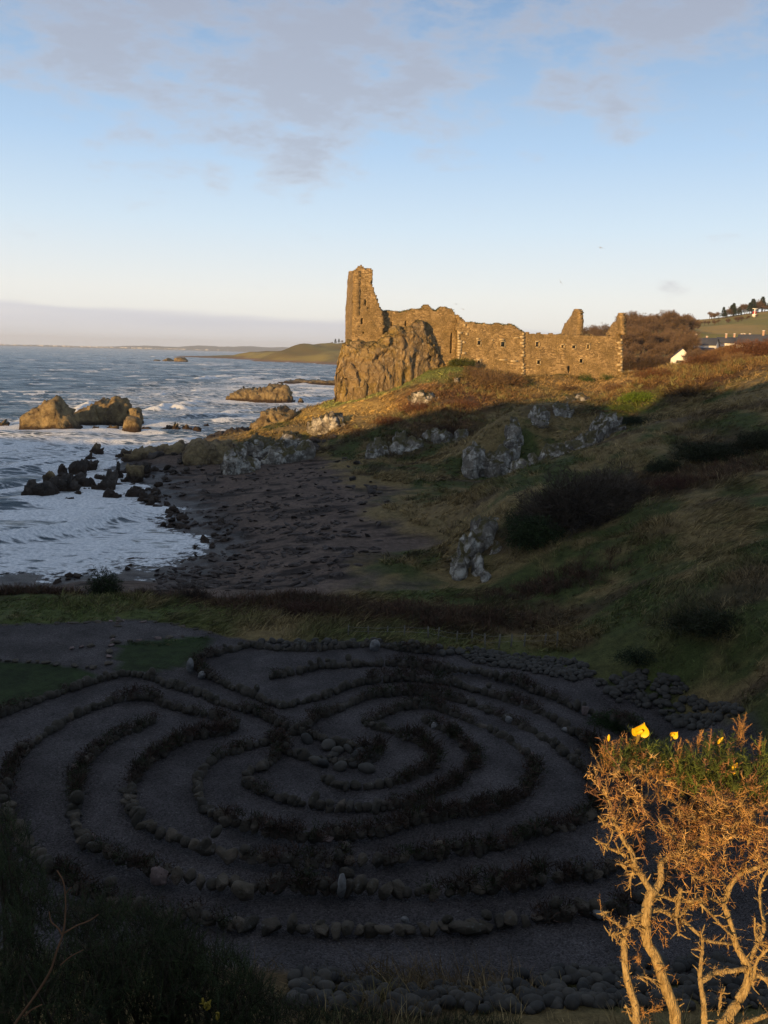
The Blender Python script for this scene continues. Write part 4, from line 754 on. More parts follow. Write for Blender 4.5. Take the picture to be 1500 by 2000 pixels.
def me_from(V, F, name, mat, smooth):
    o = mesh(name, V, F, mat, smooth=smooth); me = o.data; bpy.data.objects.remove(o); return me
RM = [me_from(v, IF, 'stone', m_stone, False) for v in RV_]; CM = [me_from(v, IF, 'cobble', m_cobble, True) for v in CV_]
RMW = [me_from(RV_[k], IF, 'stone', m_white, False) for k in range(3)]; RMP = [me_from(RV_[k], IF, 'stone', m_pink, False) for k in range(3, 5)]
def rotm(): return np.array(Matrix.Rotation(rng.uniform(0, 6.28), 3, 'Z') @ Matrix.Rotation(rng.normal(0, .3), 3, 'X') @ Matrix.Rotation(rng.normal(0, .3), 3, 'Y'))
def put(me, name, c, s, rot, label, cat, group):
    o = bpy.data.objects.new(name, me); COL.objects.link(o)
    M = np.eye(4); M[:3, :3] = rot@np.diag(s); M[:3, 3] = c; o.matrix_world = Matrix(M.tolist()); return tag(o, label, cat, group)
def stuff_stones(name, items, Vs, F, mat, label, cat, smooth):
    V = []; Fs = []; n = 0
    for c, s, r, k in items:
        v = (Vs[k % len(Vs)]*s)@r.T+c; V.append(v); Fs.append(F+n); n += len(v)
    if V: tag(mesh(name, np.concatenate(V), np.concatenate(Fs), mat, smooth=smooth), label, cat, kind='stuff')

RINGS = {
 'innermost': [[(632, 1526), (665, 1541), (700, 1543), (760, 1537), (800, 1527), (838, 1508), (853, 1490), (838, 1466), (800, 1447), (762, 1432), (715, 1419)], [(715, 1412), (742, 1402), (775, 1388), (810, 1384), (845, 1384), (880, 1397), (920, 1415), (960, 1433), (1000, 1457), (1027, 1477), (1041, 1500), (1045, 1535), (1020, 1562), (960, 1590), (890, 1598), (827, 1607), (760, 1625), (700, 1637), (600, 1641), (540, 1636), (480, 1621), (440, 1606), (402, 1588), (386, 1558), (385, 1530), (400, 1502), (427, 1480), (460, 1471), (507, 1458), (545, 1444)]],
 'second': [[(832, 1413), (868, 1430), (903, 1455), (926, 1478), (930, 1502), (892, 1535), (850, 1556), (800, 1574), (750, 1582), (690, 1585), (640, 1582), (600, 1573), (540, 1561), (502, 1548), (480, 1530), (488, 1512), (515, 1503), (532, 1490), (545, 1472), (548, 1450)], [(575, 1434), (600, 1422), (622, 1404), (667, 1386), (700, 1371), (733, 1360), (800, 1356), (835, 1358), (867, 1364), (907, 1374), (947, 1390), (987, 1407), (1027, 1428), (1067, 1450), (1093, 1470), (1120, 1489), (1143, 1508), (1160, 1540), (1168, 1570), (1150, 1603), (1080, 1628), (1030, 1637), (987, 1658), (900, 1668), (800, 1681), (775, 1686), (730, 1689), (670, 1691), (600, 1690), (530, 1686), (440, 1675), (400, 1664), (340, 1641), (290, 1620), (265, 1600), (252, 1570), (255, 1540), (280, 1503), (315, 1478), (360, 1448), (400, 1440), (440, 1436), (458, 1428)]],
 'middle': [[(300, 1412), (265, 1430), (230, 1442), (192, 1470), (166, 1500), (148, 1540), (145, 1580), (150, 1632), (170, 1652), (205, 1668), (255, 1690), (310, 1710), (370, 1724), (440, 1734), (490, 1738), (600, 1741), (700, 1743), (800, 1748), (850, 1750), (907, 1744), (987, 1738), (1067, 1724), (1147, 1712), (1205, 1700), (1245, 1650), (1245, 1580), (1215, 1520), (1182, 1482), (1155, 1457), (1133, 1441), (1107, 1424), (1080, 1410), (1040, 1389), (1000, 1375), (960, 1360), (920, 1349), (880, 1337), (840, 1332), (800, 1328), (773, 1328), (707, 1336), (667, 1349), (640, 1360), (592, 1373), (555, 1382), (520, 1372), (480, 1357), (440, 1339), (408, 1323), (374, 1302)]],
 'fourth': [[(458, 1424), (420, 1402), (380, 1395), (330, 1384), (300, 1366), (262, 1366), (227, 1371), (180, 1388), (133, 1408), (80, 1447), (45, 1475), (20, 1510), (8, 1545), (16, 1600), (45, 1650), (90, 1700), (150, 1740), (250, 1776), (330, 1792), (400, 1803), (470, 1815), (560, 1820), (700, 1824), (800, 1822), (940, 1815), (1040, 1802), (1107, 1792), (1173, 1785), (1250, 1762), (1310, 1705), (1342, 1640), (1342, 1560), (1312, 1492), (1260, 1442), (1205, 1408), (1173, 1402), (1141, 1390), (1107, 1378), (1080, 1365), (1040, 1352), (1013, 1337), (973, 1328), (933, 1313), (880, 1311), (840, 1308), (800, 1301), (747, 1299), (693, 1301), (640, 1304), (600, 1311), (565, 1319), (525, 1326)]],
 'crossing': [[(205, 1328), (245, 1318), (290, 1325), (320, 1337), (360, 1351), (400, 1359), (422, 1375), (467, 1388), (520, 1402), (548, 1420), (575, 1433), (597, 1436), (632, 1447), (667, 1457), (707, 1466), (742, 1470), (735, 1482), (715, 1493), (665, 1492), (620, 1486), (590, 1481), (560, 1472), (548, 1450)]],
 'outer': [[(205, 1328), (150, 1345), (100, 1362), (40, 1385), (-10, 1405), (-90, 1450), (-160, 1510)], [(374, 1300), (405, 1284), (440, 1276), (490, 1263), (533, 1270), (613, 1272), (693, 1264), (733, 1262), (800, 1272), (850, 1276)]]}
stones = []; heath = []
for ring, pls in RINGS.items():
    for pl in pls:
        Q = P2z(pl); seg = np.linalg.norm(np.diff(Q[:, :2], axis=0), axis=1); cum = np.concatenate([[0], np.cumsum(seg)]); s = 0
        while s < cum[-1]:
            x, y = np.interp(s, cum, Q[:, 0]), np.interp(s, cum, Q[:, 1]); rr = rng.uniform(.13, .235)*(1.15 if y < 24 else .92); x += rng.normal(0, .03); y += rng.normal(0, .03)
            z = 3.0; sc = rr*np.array([rng.uniform(.8, 1.5), rng.uniform(.7, 1.05), rng.uniform(.75, 1.4)]); stones.append((np.array([x, y, z+sc[2]*.55]), sc, rotm(), ring, y))
            if rng.random() < .16: stones.append((np.array([x+rng.normal(0, .12), y+rng.normal(0, .12), z+sc[2]*1.4]), sc*.7, rotm(), ring, y+4))
            if rng.random() < .97: heath.append((x, y, rng.uniform(.6, 1.2)))
            s += rr*rng.uniform(1.2, 1.7)
SPEC = [(668, 1742, 'white', (.16, .20, .40), 'tall upright stone with a bright white face in the lower middle of the labyrinth'), (1142, 1392, 'pink', (.17, .15, .32), 'small upright pink stone at the right end of a labyrinth wall'), (1003, 1330, 'pink', (.17, .14, .22), 'pinkish white stone on the far side of the labyrinth'), (920, 1818, 'rough', (.52, .22, .24), 'long flat rectangular block in the near outer wall'),
        (310, 1716, 'pink', (.36, .22, .26), 'squarish tan block on the lower left wall of the labyrinth'), (1035, 1478, 'pink', (.18, .16, .2), 'rounded pale pink stone on the inner right bend'), (850, 1422, 'white', (.2, .16, .18), 'white splashed stone at the open end of an inner wall'), (995, 1412, 'white', (.15, .14, .28), 'upright stone streaked white on the right side of the labyrinth'),
        (1103, 1427, 'white', (.16, .14, .15), 'small white patched stone on the upper right wall'), (480, 1748, 'rough', (.34, .3, .38), 'big rounded brown boulder on the near left of the labyrinth'), (180, 1640, 'pink', (.14, .14, .14), 'tiny bright pinkish stone beside the lower left boulder'), (163, 1635, 'rough', (.3, .25, .26), 'smooth dome shaped boulder on the left bend'), (1173, 1790, 'white', (.2, .16, .18), 'white spotted stone behind the bare branches'),
        (790, 1800, 'white', (.13, .1, .16), 'thin white tipped stone in the near outer wall'), (1255, 1438, 'white', (.5, .25, .2), 'flat bluish white slab on the right side by the gorse'), (733, 1266, 'white', (.35, .2, .34), 'pale block at the far middle of the outer wall'), (372, 1308, 'white', (.22, .2, .42), 'light upright stone at the labyrinth entrance'), (395, 1322, 'white', (.22, .18, .2), 'white splashed stone next to the entrance'),
        (148, 1505, 'pink', (.25, .2, .18), 'pinkish flat stone on the left side of the labyrinth'), (255, 1548, 'rough', (.35, .22, .14), 'stacked grey slab on the left bend'), (258, 1570, 'rough', (.34, .22, .16), 'lower grey slab in the stack on the left bend'), (640, 1640, 'pink', (.22, .16, .14), 'pale pink stone low in the wall below the centre')]
for px, py, k, sc, lab in SPEC:
    q = PZ(px, py, 3.0+sc[2]*.4); me = {'white': RMW[0], 'pink': RMP[0], 'rough': RM[1]}[k]
    if 'slab' not in lab and 'block' not in lab: me = {'white': RMW[rng.integers(3)], 'pink': RMP[rng.integers(2)], 'rough': RM[rng.integers(8)]}[k]
    put(me, 'stone', (q[0], q[1], 3.0+sc[2]*.75), sc, np.eye(3), lab, 'stone', None)
for px, py, r in ((632, 1487, .30), (665, 1493, .30), (691, 1488, .24), (717, 1497, .34), (641, 1452, .36), (660, 1462, .3), (700, 1470, .32), (728, 1476, .3), (735, 1462, .33), (705, 1455, .28), (680, 1458, .26), (652, 1468, .22), (720, 1485, .2), (600, 1440, .3), (618, 1482, .3)):
    q = PZ(px, py, 3.2); r *= .8; stones.append((np.array([q[0], q[1], 3+r*.5]), np.array([r*1.15, r*.85, r*.65]), rotm(), 'central cobbles', 0))
vis = [s for s in stones]; pxs = toPix(np.array([s[0] for s in vis])); inb = (pxs[:, 0] > -20) & (pxs[:, 0] < 1520) & (pxs[:, 1] < 2010)
order = sorted(range(len(vis)), key=lambda i: (not inb[i], -(vis[i][1].max()/(vis[i][4] if vis[i][4] > 0 else 12)))); big = set(order[:275])
RL = {'innermost': 'dark weathered stone in the innermost ring of the labyrinth', 'second': 'dark weathered stone in the second ring of the labyrinth', 'middle': 'dark weathered stone in the middle ring of the labyrinth', 'fourth': 'dark weathered stone in the long near outer ring of the labyrinth', 'crossing': 'dark stone in the diagonal entrance wall leading to the centre', 'outer': 'dark stone in the far wall closing the labyrinth', 'central cobbles': 'smooth grey boulder heaped at the labyrinth centre'}
LC = P2z([(690, 1475)])[0]
def side(c):
    a = math.degrees(math.atan2(c[1]-LC[1], c[0]-LC[0])) % 360
    return ('on its right side', 'at its far right', 'along its far side', 'at its far left', 'on its left side', 'at its near left', 'along its near side', 'at its near right')[int(((a+22.5) % 360)//45)]
for i in sorted(big):
    c, s, r, ring, _ = vis[i]; l = RL[ring]; g_ = 'stones in the '+ring+(' wall of the labyrinth' if ring != 'central cobbles' else ' of the labyrinth')
    if ring in ('innermost', 'second', 'middle', 'fourth'): l += ', '+side(c); g_ += ' '+side(c)
    put((CM if ring == 'central cobbles' else RM)[i % 5], 'stone', c, s, r, l, 'stone', g_)
stuff_stones('small_stones', [(vis[i][0], vis[i][1], vis[i][2], i) for i in range(len(vis)) if i not in big], [unit(IV2)*(1+.25*fbm(IV2*1.2+k, 2, k)[:, None]) for k in range(5)], IF2, m_stone, 'lesser stones packed between the larger ones in the labyrinth walls', 'stones', False)
# cobble banks round the outer path
cob = []
def in_px(poly, n, r0, r1, zf=3.0):
    Q = P2z(poly, zf); k = 0
    while k < n:
        x, y = rng.uniform(Q[:, 0].min(), Q[:, 0].max()), rng.uniform(Q[:, 1].min(), Q[:, 1].max())
        if inpoly(np.array([x]), np.array([y]), Q)[0]:
            k += 1; r = rng.uniform(r0, r1); z = float(Hn(np.array([x]), np.array([y]))[0]); cob.append((np.array([x, y, z+r*.35+rng.uniform(0, r*.5)]), np.array([r*rng.uniform(1, 1.45), r, r*rng.uniform(.6, .85)]), rotm()))
in_px([(560, 1915), (640, 1905), (800, 1930), (1000, 1915), (1100, 1895), (1250, 1880), (1420, 1850), (1520, 1900), (1520, 1990), (1200, 2010), (560, 2010)], 620, .07, .17, 3.2)
in_px([(880, 1268), (950, 1264), (1040, 1280), (1130, 1305), (1160, 1330), (1120, 1335), (1060, 1318), (1000, 1300), (920, 1290)], 300, .08, .17)
in_px([(1160, 1340), (1250, 1340), (1330, 1370), (1400, 1410), (1440, 1470), (1380, 1450), (1290, 1385), (1200, 1365)], 270, .08, .19)
in_px([(500, 1255), (700, 1250), (890, 1266), (880, 1280), (700, 1262), (500, 1268)], 60, .10, .2)
pc = toPix(np.array([c[0] for c in cob])); dist = np.array([c[0][1] for c in cob]); order = np.argsort(dist/np.array([c[1][0] for c in cob])); bigc = set(order[:260].tolist())
for i in sorted(bigc):
    c, s, r = cob[i]; lab, gr = (('smooth rounded cobble in the bank at the bottom of the photo', 'cobbles of the near bank') if c[1] < 22 else ('smooth rounded cobble in the bank on the far right of the labyrinth', 'cobbles of the far bank'))
    if c[1] < 22:
        t = int(np.clip((toPix(c)[0][0]-560)/170, 0, 5)); w_ = ('at its left end by the dark gorse', 'left of its middle', 'in its middle', 'right of its middle', 'just left of the gorse stems', 'behind the gorse stems')[t]
        row = 'front' if c[1] < 15.4 else 'back'; lab = 'smooth cobble of the bottom bank, '+row+' rows, '+w_; gr += ' '+row+' '+w_
    put(CM[i % 5], 'cobble', c, s, r, lab, 'cobble', gr)
stuff_stones('small_cobbles', [(*cob[i], i) for i in range(len(cob)) if i not in bigc], [IV2*(1+.12*fbm(IV2+k, 2, k)[:, None]) for k in range(4)], IF2, m_cobble, 'smaller cobbles heaped along the edge of the gravel path', 'cobbles', True)
# boulders scattered along the shore
bl = []
def scatter(poly, n, r0, r1, z, power=2.5):
    for _ in range(n):
        while True:
            t = rng.random(3); i = rng.integers(len(poly)-1); a = np.array(poly[i]); b = np.array(poly[i+1]); q = a*(1-t[0])+b*t[0]+rng.normal(0, 1, 2)*[14, 6]; break
        P_ = PZ(q[0], q[1], z); x, y = P_[0], P_[1]; r = r0+(r1-r0)*t[1]**power; zz = float(Hn(np.array([x]), np.array([y]))[0]); bl.append((np.array([x, y, max(zz, -.3)+r*.25]), np.array([r*rng.uniform(1, 1.6), r, r*rng.uniform(.5, .85)]), rotm(), q))
scatter([(250, 905), (300, 895), (400, 895), (480, 905), (560, 905), (640, 905)], 110, .25, 1.0, .8); scatter([(240, 930), (290, 965), (330, 1000), (350, 1030)], 75, .15, .75, 0.1); scatter([(270, 905), (300, 930), (340, 925), (400, 905)], 30, .2, .8, .5)
scatter([(360, 1040), (300, 1085), (200, 1110), (100, 1135)], 70, .08, .35, .1); scatter([(430, 985), (440, 1030), (400, 1060)], 20, .15, .6, .6); scatter([(640, 890), (700, 920), (735, 980)], 20, .2, .6, 2.3)
RMS = [me_from(v, IF, 'boulder', m_shore, False) for v in RV_[:5]]
for i, (c, s, r, q) in enumerate(bl):
    if q[1] < 925: l = ('brown boulder strewn along the foot of the rocky arm', 'boulders below the rocky arm') if q[0] > 420 else ('dark boulder at the seaward end of the rocky arm', 'boulders at the end of the rocky arm')
    elif q[1] < 1032 and q[0] < 400: l = ('small black rock in the foam along the cove', 'black rocks in the foam')
    elif q[0] > 600: l = ('boulder at the grassy edge of the shingle', 'boulders at the grass edge')
    elif q[0] > 395: l = ('weedy rock on the open shingle', 'weedy rocks on the shingle')
    else: l = ('small dark stone on the near waterline', 'stones on the near waterline')
    put(RMS[i % 5], 'boulder', c, s, r, l[0], 'boulder', l[1])
# flat edging stones of the small plots by the labyrinth
for k, (pl, lab, gr) in enumerate((([(-60, 1227), (0, 1224), (100, 1220), (235, 1214)], 'flat edging stone on the far edge of the left gravel plot', 'edging of the left plot'), ([(235, 1203), (222, 1240), (216, 1270), (212, 1302)], 'flat stepping stone in the narrow line between the two plots', 'stones between the plots'), ([(240, 1214), (330, 1219), (412, 1238)], 'flat edging stone on the far edge of the right plot', 'far edging of the right plot'),
                           ([(226, 1256), (320, 1247), (415, 1241)], 'flat edging stone between the right plot and the lawn', 'edging by the right lawn'), ([(-60, 1291), (60, 1293), (190, 1306)], 'flat edging stone between the left plot and the lawn', 'edging by the left lawn'), ([(140, 1267), (200, 1260)], 'flat stone in the middle of the left gravel plot', 'stones in the left plot'))):
    Q = P2z(pl); seg = np.linalg.norm(np.diff(Q[:, :2], axis=0), axis=1); cum = np.concatenate([[0], np.cumsum(seg)]); s = 0
    while s < cum[-1]:
        x, y = np.interp(s, cum, Q[:, 0]), np.interp(s, cum, Q[:, 1]); r = rng.uniform(.14, .3)
        if rng.random() < .72: put((RMP if rng.random() < .3 else RM)[rng.integers(2)], 'edging_stone', (x, y, 3.04), (r, r*.7, .10), np.array(Matrix.Rotation(rng.uniform(0, 6), 3, 'Z')), lab, 'edging stone', gr)
        s += r*2.2
# ---------------------------------------------------------------- grass and low cover (nobody could count it)
def hz(x, y): return Hn(np.asarray(x, float), np.asarray(y, float))
OUTC = [PY(px, py, Y)[:2] for px, py, Y in ((740, 880, 115), (790, 880, 116), (850, 870, 117), (925, 900, 100), (970, 905, 100), (1050, 825, 107), (1185, 830, 99), (1000, 840, 105), (640, 830, 131), (540, 820, 147), (1130, 870, 91), (1080, 885, 88))]
def grass():
    pts = []
    def zone(x0, x1, y0, y1, n):
        x = rng.uniform(x0, x1, n); y = rng.uniform(y0, y1, n); p = toPix(np.stack([x, y, hz(x, y)], 1)); m = (p[:, 0] > -250) & (p[:, 0] < 1750) & (p[:, 1] < 2250); pts.append(np.stack([x, y], 1)[m])
    zone(-26, 34, 38, 62, 30000); zone(-30, 60, 60, 100, 42000); zone(-28, 75, 100, 165, 46000); zone(12, 34, 15, 45, 16000); zone(-14, 14, 4, 17, 9000)
    zone(-30, 40, 41, 50, 9000)
    p = np.concatenate(pts); z = hz(p[:, 0], p[:, 1]); X, Y = p[:, 0], p[:, 1]; C, lm = ground_color(X, Y, z)
    m = ~lm & ~((z < 2.85) & (Y > 46)) & ~((Y > 149) & (X < -2))
    for c in OUTC: m &= np.hypot(X-c[0], (Y-c[1])*1.0) > 1.6
    X, Y, z, C = X[m], Y[m], z[m], C[m]
    clump = fbm(np.stack([X/2.2, Y/2.2], -1), 3, 131); green = (C[:, 1] > C[:, 0]*1.1)
    dens = np.clip(.62+clump*1.3, .12, 1); k = rng.random(len(X)) < dens; X, Y, z, C, green, clump = X[k], Y[k], z[k], C[k], green[k], clump[k]
    n = len(X); print('tufts', n)
    nb = 6; L = np.where(green, rng.uniform(.12, .30, n), rng.uniform(.28, .68, n))*(1+.9*clump)*np.where(Y > 90, 1.15, 1); wd = np.where(Y > 90, .075, np.where(Y > 55, .05, .032))*np.where(Y < 18, .6, 1)
    B = np.repeat(np.stack([X, Y, z-.03], 1), nb, 0)+rng.normal(0, .10, (n*nb, 3))*[1, 1, 0]; lean = np.repeat(np.stack([fbm(np.stack([X/5, Y/5], -1), 2, 141), fbm(np.stack([X/5, Y/5], -1), 2, 151)], 1), nb, 0)
    D = rng.normal(0, .45, (n*nb, 3)); D[:, 2] = 1; D[:, 0] += .5+lean[:, 0]*1.3; D[:, 1] += .2+lean[:, 1]*1.3
    tone = np.repeat(rng.uniform(.42, 1.75, (n, 1)), nb, 0)*rng.uniform(.7, 1.35, (n*nb, 1)); dry = np.repeat(rng.random(n) < .22, nb)[:, None]
    CC = np.repeat(C, nb, 0); CC = np.where(dry, CC*.4+np.array([.15, .11, .055])*.6, CC)*tone*1.15
    mb = MB(); blades(mb, B, D, np.repeat(L, nb)*rng.uniform(.6, 1.2, n*nb), np.repeat(wd, nb), CC, .55)
    tag(mb.build('grass', mat_grass), 'rough tussocky grass, tan and green, over the slopes and meadow', 'grass', kind='stuff')
grass()
def heather():
    mb = MB(); h = heath; x = np.array([q[0] for q in h]); y = np.array([q[1] for q in h]); s = np.array([q[2] for q in h])
    rep = 3; x = np.repeat(x, rep)+rng.normal(0, .09, len(x)*rep); y = np.repeat(y, rep)+rng.normal(0, .09, len(y)*rep); s = np.repeat(s, rep); cl = np.clip(.35+1.3*fbm(np.stack([x/2, y/2], -1), 2, 161), .05, 1.2); s = s*cl; k = s > .22; x, y, s = x[k], y[k], s[k]; n = len(x)
    base = lerp(np.array([.034, .022, .015]), np.array([.024, .030, .012]), (rng.random(n) < .3)[:, None]*1.0); base = np.where((rng.random(n) < .25)[:, None], np.array([.052, .030, .022]), base)
    nb = 40; a = rng.uniform(0, 6.28, n*nb); e = rng.uniform(.15, 1.5, n*nb); D = np.stack([np.cos(a)*np.cos(e), np.sin(a)*np.cos(e), np.sin(e)], 1)
    o = rng.normal(0, .10, (n*nb, 3)); B = np.repeat(np.stack([x, y, 3.18+.12*s], 1), nb, 0)+o+D*.06
    blades(mb, B, D, np.repeat(s*np.where(y > 29, .40, .8), nb)*rng.uniform(.15, .42, n*nb), .026, np.repeat(base, nb, 0)*rng.uniform(.5, 1.6, (n*nb, 1)), .25)
    tag(mb.build('heather', mat_grass), 'brown heather and dead stalks growing over the labyrinth walls', 'heather', kind='stuff')
heather()
def bracken():
    mb = MB(); P = []
    for px, py, Y, rx, ry, n in ((700, 1188, 44, 6, 1.6, 420), (540, 1165, 46, 4, 1.2, 260), (900, 1190, 43, 5, 1.6, 300), (330, 1160, 47, 5, .8, 160), (60, 1150, 47.5, 3.5, .6, 120), (1080, 1130, 47, 4, 1.5, 200), (860, 810, 125, 8, 4, 230), (960, 770, 137, 8, 4, 200), (1250, 735, 128, 11, 4, 220), (1420, 740, 114, 9, 4, 250), (1320, 745, 116, 6, 4, 260), (1350, 920, 58, 6, 3, 260), (1200, 790, 119, 4, 4, 150)):
        q = PY(px, py, Y); P.append(np.stack([rng.normal(q[0], rx*.5, n), rng.normal(q[1], ry*.5, n)], 1))
    P = np.concatenate(P); z = hz(P[:, 0], P[:, 1]); n = len(P); m = (z > 2.4); P, z = P[m], z[m]; n = len(P); nb = 26; far_ = P[:, 1] > 90
    L = np.where(far_, .9, .55)*rng.uniform(.6, 1.2, n); a = rng.uniform(0, 6.28, n*nb); e = rng.uniform(.5, 1.5, n*nb); D = np.stack([np.cos(a)*np.cos(e), np.sin(a)*np.cos(e), np.sin(e)], 1)
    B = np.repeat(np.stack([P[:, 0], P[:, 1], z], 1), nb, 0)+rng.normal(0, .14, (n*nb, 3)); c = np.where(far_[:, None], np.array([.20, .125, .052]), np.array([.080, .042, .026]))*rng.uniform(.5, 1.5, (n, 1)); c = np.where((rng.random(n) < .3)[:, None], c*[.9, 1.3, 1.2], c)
    blades(mb, B, D, np.repeat(L, nb)*rng.uniform(.5, 1.1, n*nb), np.repeat(np.where(far_, .05, .026), nb), np.repeat(c, nb, 0)*rng.uniform(.6, 1.4, (n*nb, 1)), .3)
    tag(mb.build('bracken', mat_grass), 'rusty dead bracken and brambles on the banks and slopes', 'bracken', kind='stuff')
bracken()
def seaweed():
    it = []
    for _ in range(2600):
        px, py = rng.uniform(300, 740), rng.uniform(900, 1160)
        q = PZ(px, py, 1.4); z = float(Hn(np.array([q[0]]), np.array([q[1]]))[0])
        if z > 2.5 or z < .05: continue
        if fbm(np.array([[q[0]/3, q[1]/1.4]]), 3, 171)[0] < -.12: continue
        r = .07+.30*rng.random()**2.2; it.append((np.array([q[0], q[1], z+r*.1]), np.array([r*rng.uniform(1, 2.4), r, r*rng.uniform(.2, .5)]), rotm(), rng.integers(5)))
    stuff_stones('shingle', it, [unit(IV2)*(1+.3*fbm(IV2*1.2+k, 2, k)[:, None]) for k in range(5)], IF2, m_simple('wet_shingle', (.055, .042, .036), .7, 3, .6, .8), 'weed covered stones and shingle strewn over the cove beach', 'shingle', False)
seaweed()

# ---------------------------------------------------------------- shrubs
m_twig = m_vcol('twigs', .85, .2, 4, 20, .1)
def shrub(label, c, r, col, kind='twig', n=900, cat='bush', group=None, tw=None, name='shrub', leafc=None, sink=.25):
    """r=(rx,ry,h) dome of branching twigs, with leaves when leafy"""
    c = np.array(c, float); root = empty(name, c, label, cat, group); rx, ry, h = r; col = np.array(col); mb = MB(); sz = (rx*ry*h)**(1/3); tw = tw or max(.012, sz*.012)
    ns = 9
    for k in range(ns):
        a = 6.28*k/ns+rng.uniform(-.3, .3); t = rng.uniform(.3, .85); e = c+[math.cos(a)*rx*t*.8, math.sin(a)*ry*t*.8, h*rng.uniform(.55, .85)]
        mb.tube([c+[0, 0, -sink], lerp(c, e, .4)+rng.normal(0, .05*sz, 3)+[0, 0, h*.06], e], [tw*3, tw*2, tw*.8], 5, C=col*.8, seg=3)
    mb.build('stem', m_twig, root, c)
    mb = MB(); d = unit(rng.normal(size=(n, 3))); d[:, 2] = np.abs(d[:, 2])**.8; rad = rng.random(n)**.38; lump = 1+.5*fbm(d*2.6+c, 3, int(abs(c[0]*7)) % 97)
    P = c+d*rad[:, None]*lump[:, None]*[rx, ry, h]; D = d*1.0+rng.normal(0, .55, (n, 3))+[0, 0, .5]
    if kind != 'leaf':
        nb = 4; B = np.repeat(P, nb, 0)+rng.normal(0, .03*sz, (n*nb, 3)); blades(mb, B-[0, 0, .05*sz], np.repeat(D, nb, 0)+rng.normal(0, .7, (n*nb, 3)), rng.uniform(.10, .30, n*nb)*sz, tw*.9, np.repeat(col*rng.uniform(.55, 1.4, (n, 1)), nb, 0), .15)
    if kind != 'twig':
        lc = np.array(leafc if leafc is not None else col); nb = 7; B = np.repeat(P, nb, 0)+rng.normal(0, .07*sz, (n*nb, 3)); blades(mb, B, rng.normal(0, 1, (n*nb, 3))+[0, 0, .6], rng.uniform(.04, .085, n*nb)*sz, .035*sz, np.repeat(lc*rng.uniform(.45, 1.5, (n, 1)), nb, 0)*rng.uniform(.75, 1.3, (n*nb, 1)), .3)
    mb.build('foliage', m_twig, root, c); return root
def gp(px, py, Y): q = PY(px, py, Y); return [q[0], q[1], float(hz([q[0]], [q[1]])[0])]
DK = (.070, .052, .038); GR = (.028, .042, .014); RD = (.13, .06, .028)
shrub('large dark leafless thicket filling the hollow of the spur', gp(1120, 1060, 55), (3.9, 2.4, 3.5), DK, 'twig', 3000)
shrub('dark bare shrub at the upper right edge of the large thicket', gp(1200, 1000, 57), (2.4, 1.8, 2.7), (.075, .055, .04), 'twig', 1200)
shrub('dark green bush between the spur nose rocks and the thicket', gp(1040, 1085, 53), (1.9, 1.3, 1.9), GR, 'leaf', 1300)
shrub('small green bush above the rocks of the spur nose', gp(1010, 1050, 56), (1.2, 1, 1.3), GR, 'leaf', 600)
shrub('rounded dark bush alone at the shore end of the grass bank', gp(205, 1168, 46.5), (1.05, .8, 1.45), (.022, .022, .013), 'both', 900, leafc=GR)
shrub('low bramble bush right of the rounded shore bush', gp(285, 1165, 47), (1.2, .7, .7), (.05, .028, .018), 'twig', 500)
shrub('bare brown bush on the bank above the cove', gp(372, 1170, 46.5), (1.1, .7, 1.1), (.04, .027, .02), 'twig', 700)
shrub('reddish bramble patch on the far bank of the labyrinth', gp(600, 1200, 43), (1.8, .6, .7), (.07, .033, .022), 'twig', 700)
shrub('dark bush low on the right hand slope', gp(1385, 1230, 34.5), (1.8, 1.2, .9), (.034, .032, .016), 'both', 900, leafc=(.03, .036, .015))
shrub('green ivy clump on the cobbles at the right of the labyrinth', gp(1205, 1345, 31), (1.15, .6, .65), (.03, .05, .015), 'leaf', 800)
shrub('dark shrub across the right hand slope under the crest', gp(1400, 885, 62), (3.2, 1.6, 1.2), (.022, .024, .012), 'both', 1300, leafc=(.024, .03, .012))
shrub('dark shrub at the right edge under the crest', gp(1490, 880, 62), (2.2, 1.5, 1.3), (.022, .024, .012), 'both', 900, leafc=(.024, .03, .012))
shrub('dark shrub on the slope left of the crest shrubs', gp(1300, 905, 62), (1.6, 1.2, .9), (.024, .028, .013), 'both', 700, leafc=(.024, .03, .012))
shrub('rust coloured bramble on the right slope', gp(1340, 945, 56), (2.4, 1.2, .7), (.07, .028, .018), 'twig', 800)
shrub('dark bush on the low meadow edge at the lower right', gp(1250, 1260, 35), (1.2, .8, .6), (.018, .028, .012), 'leaf', 500)
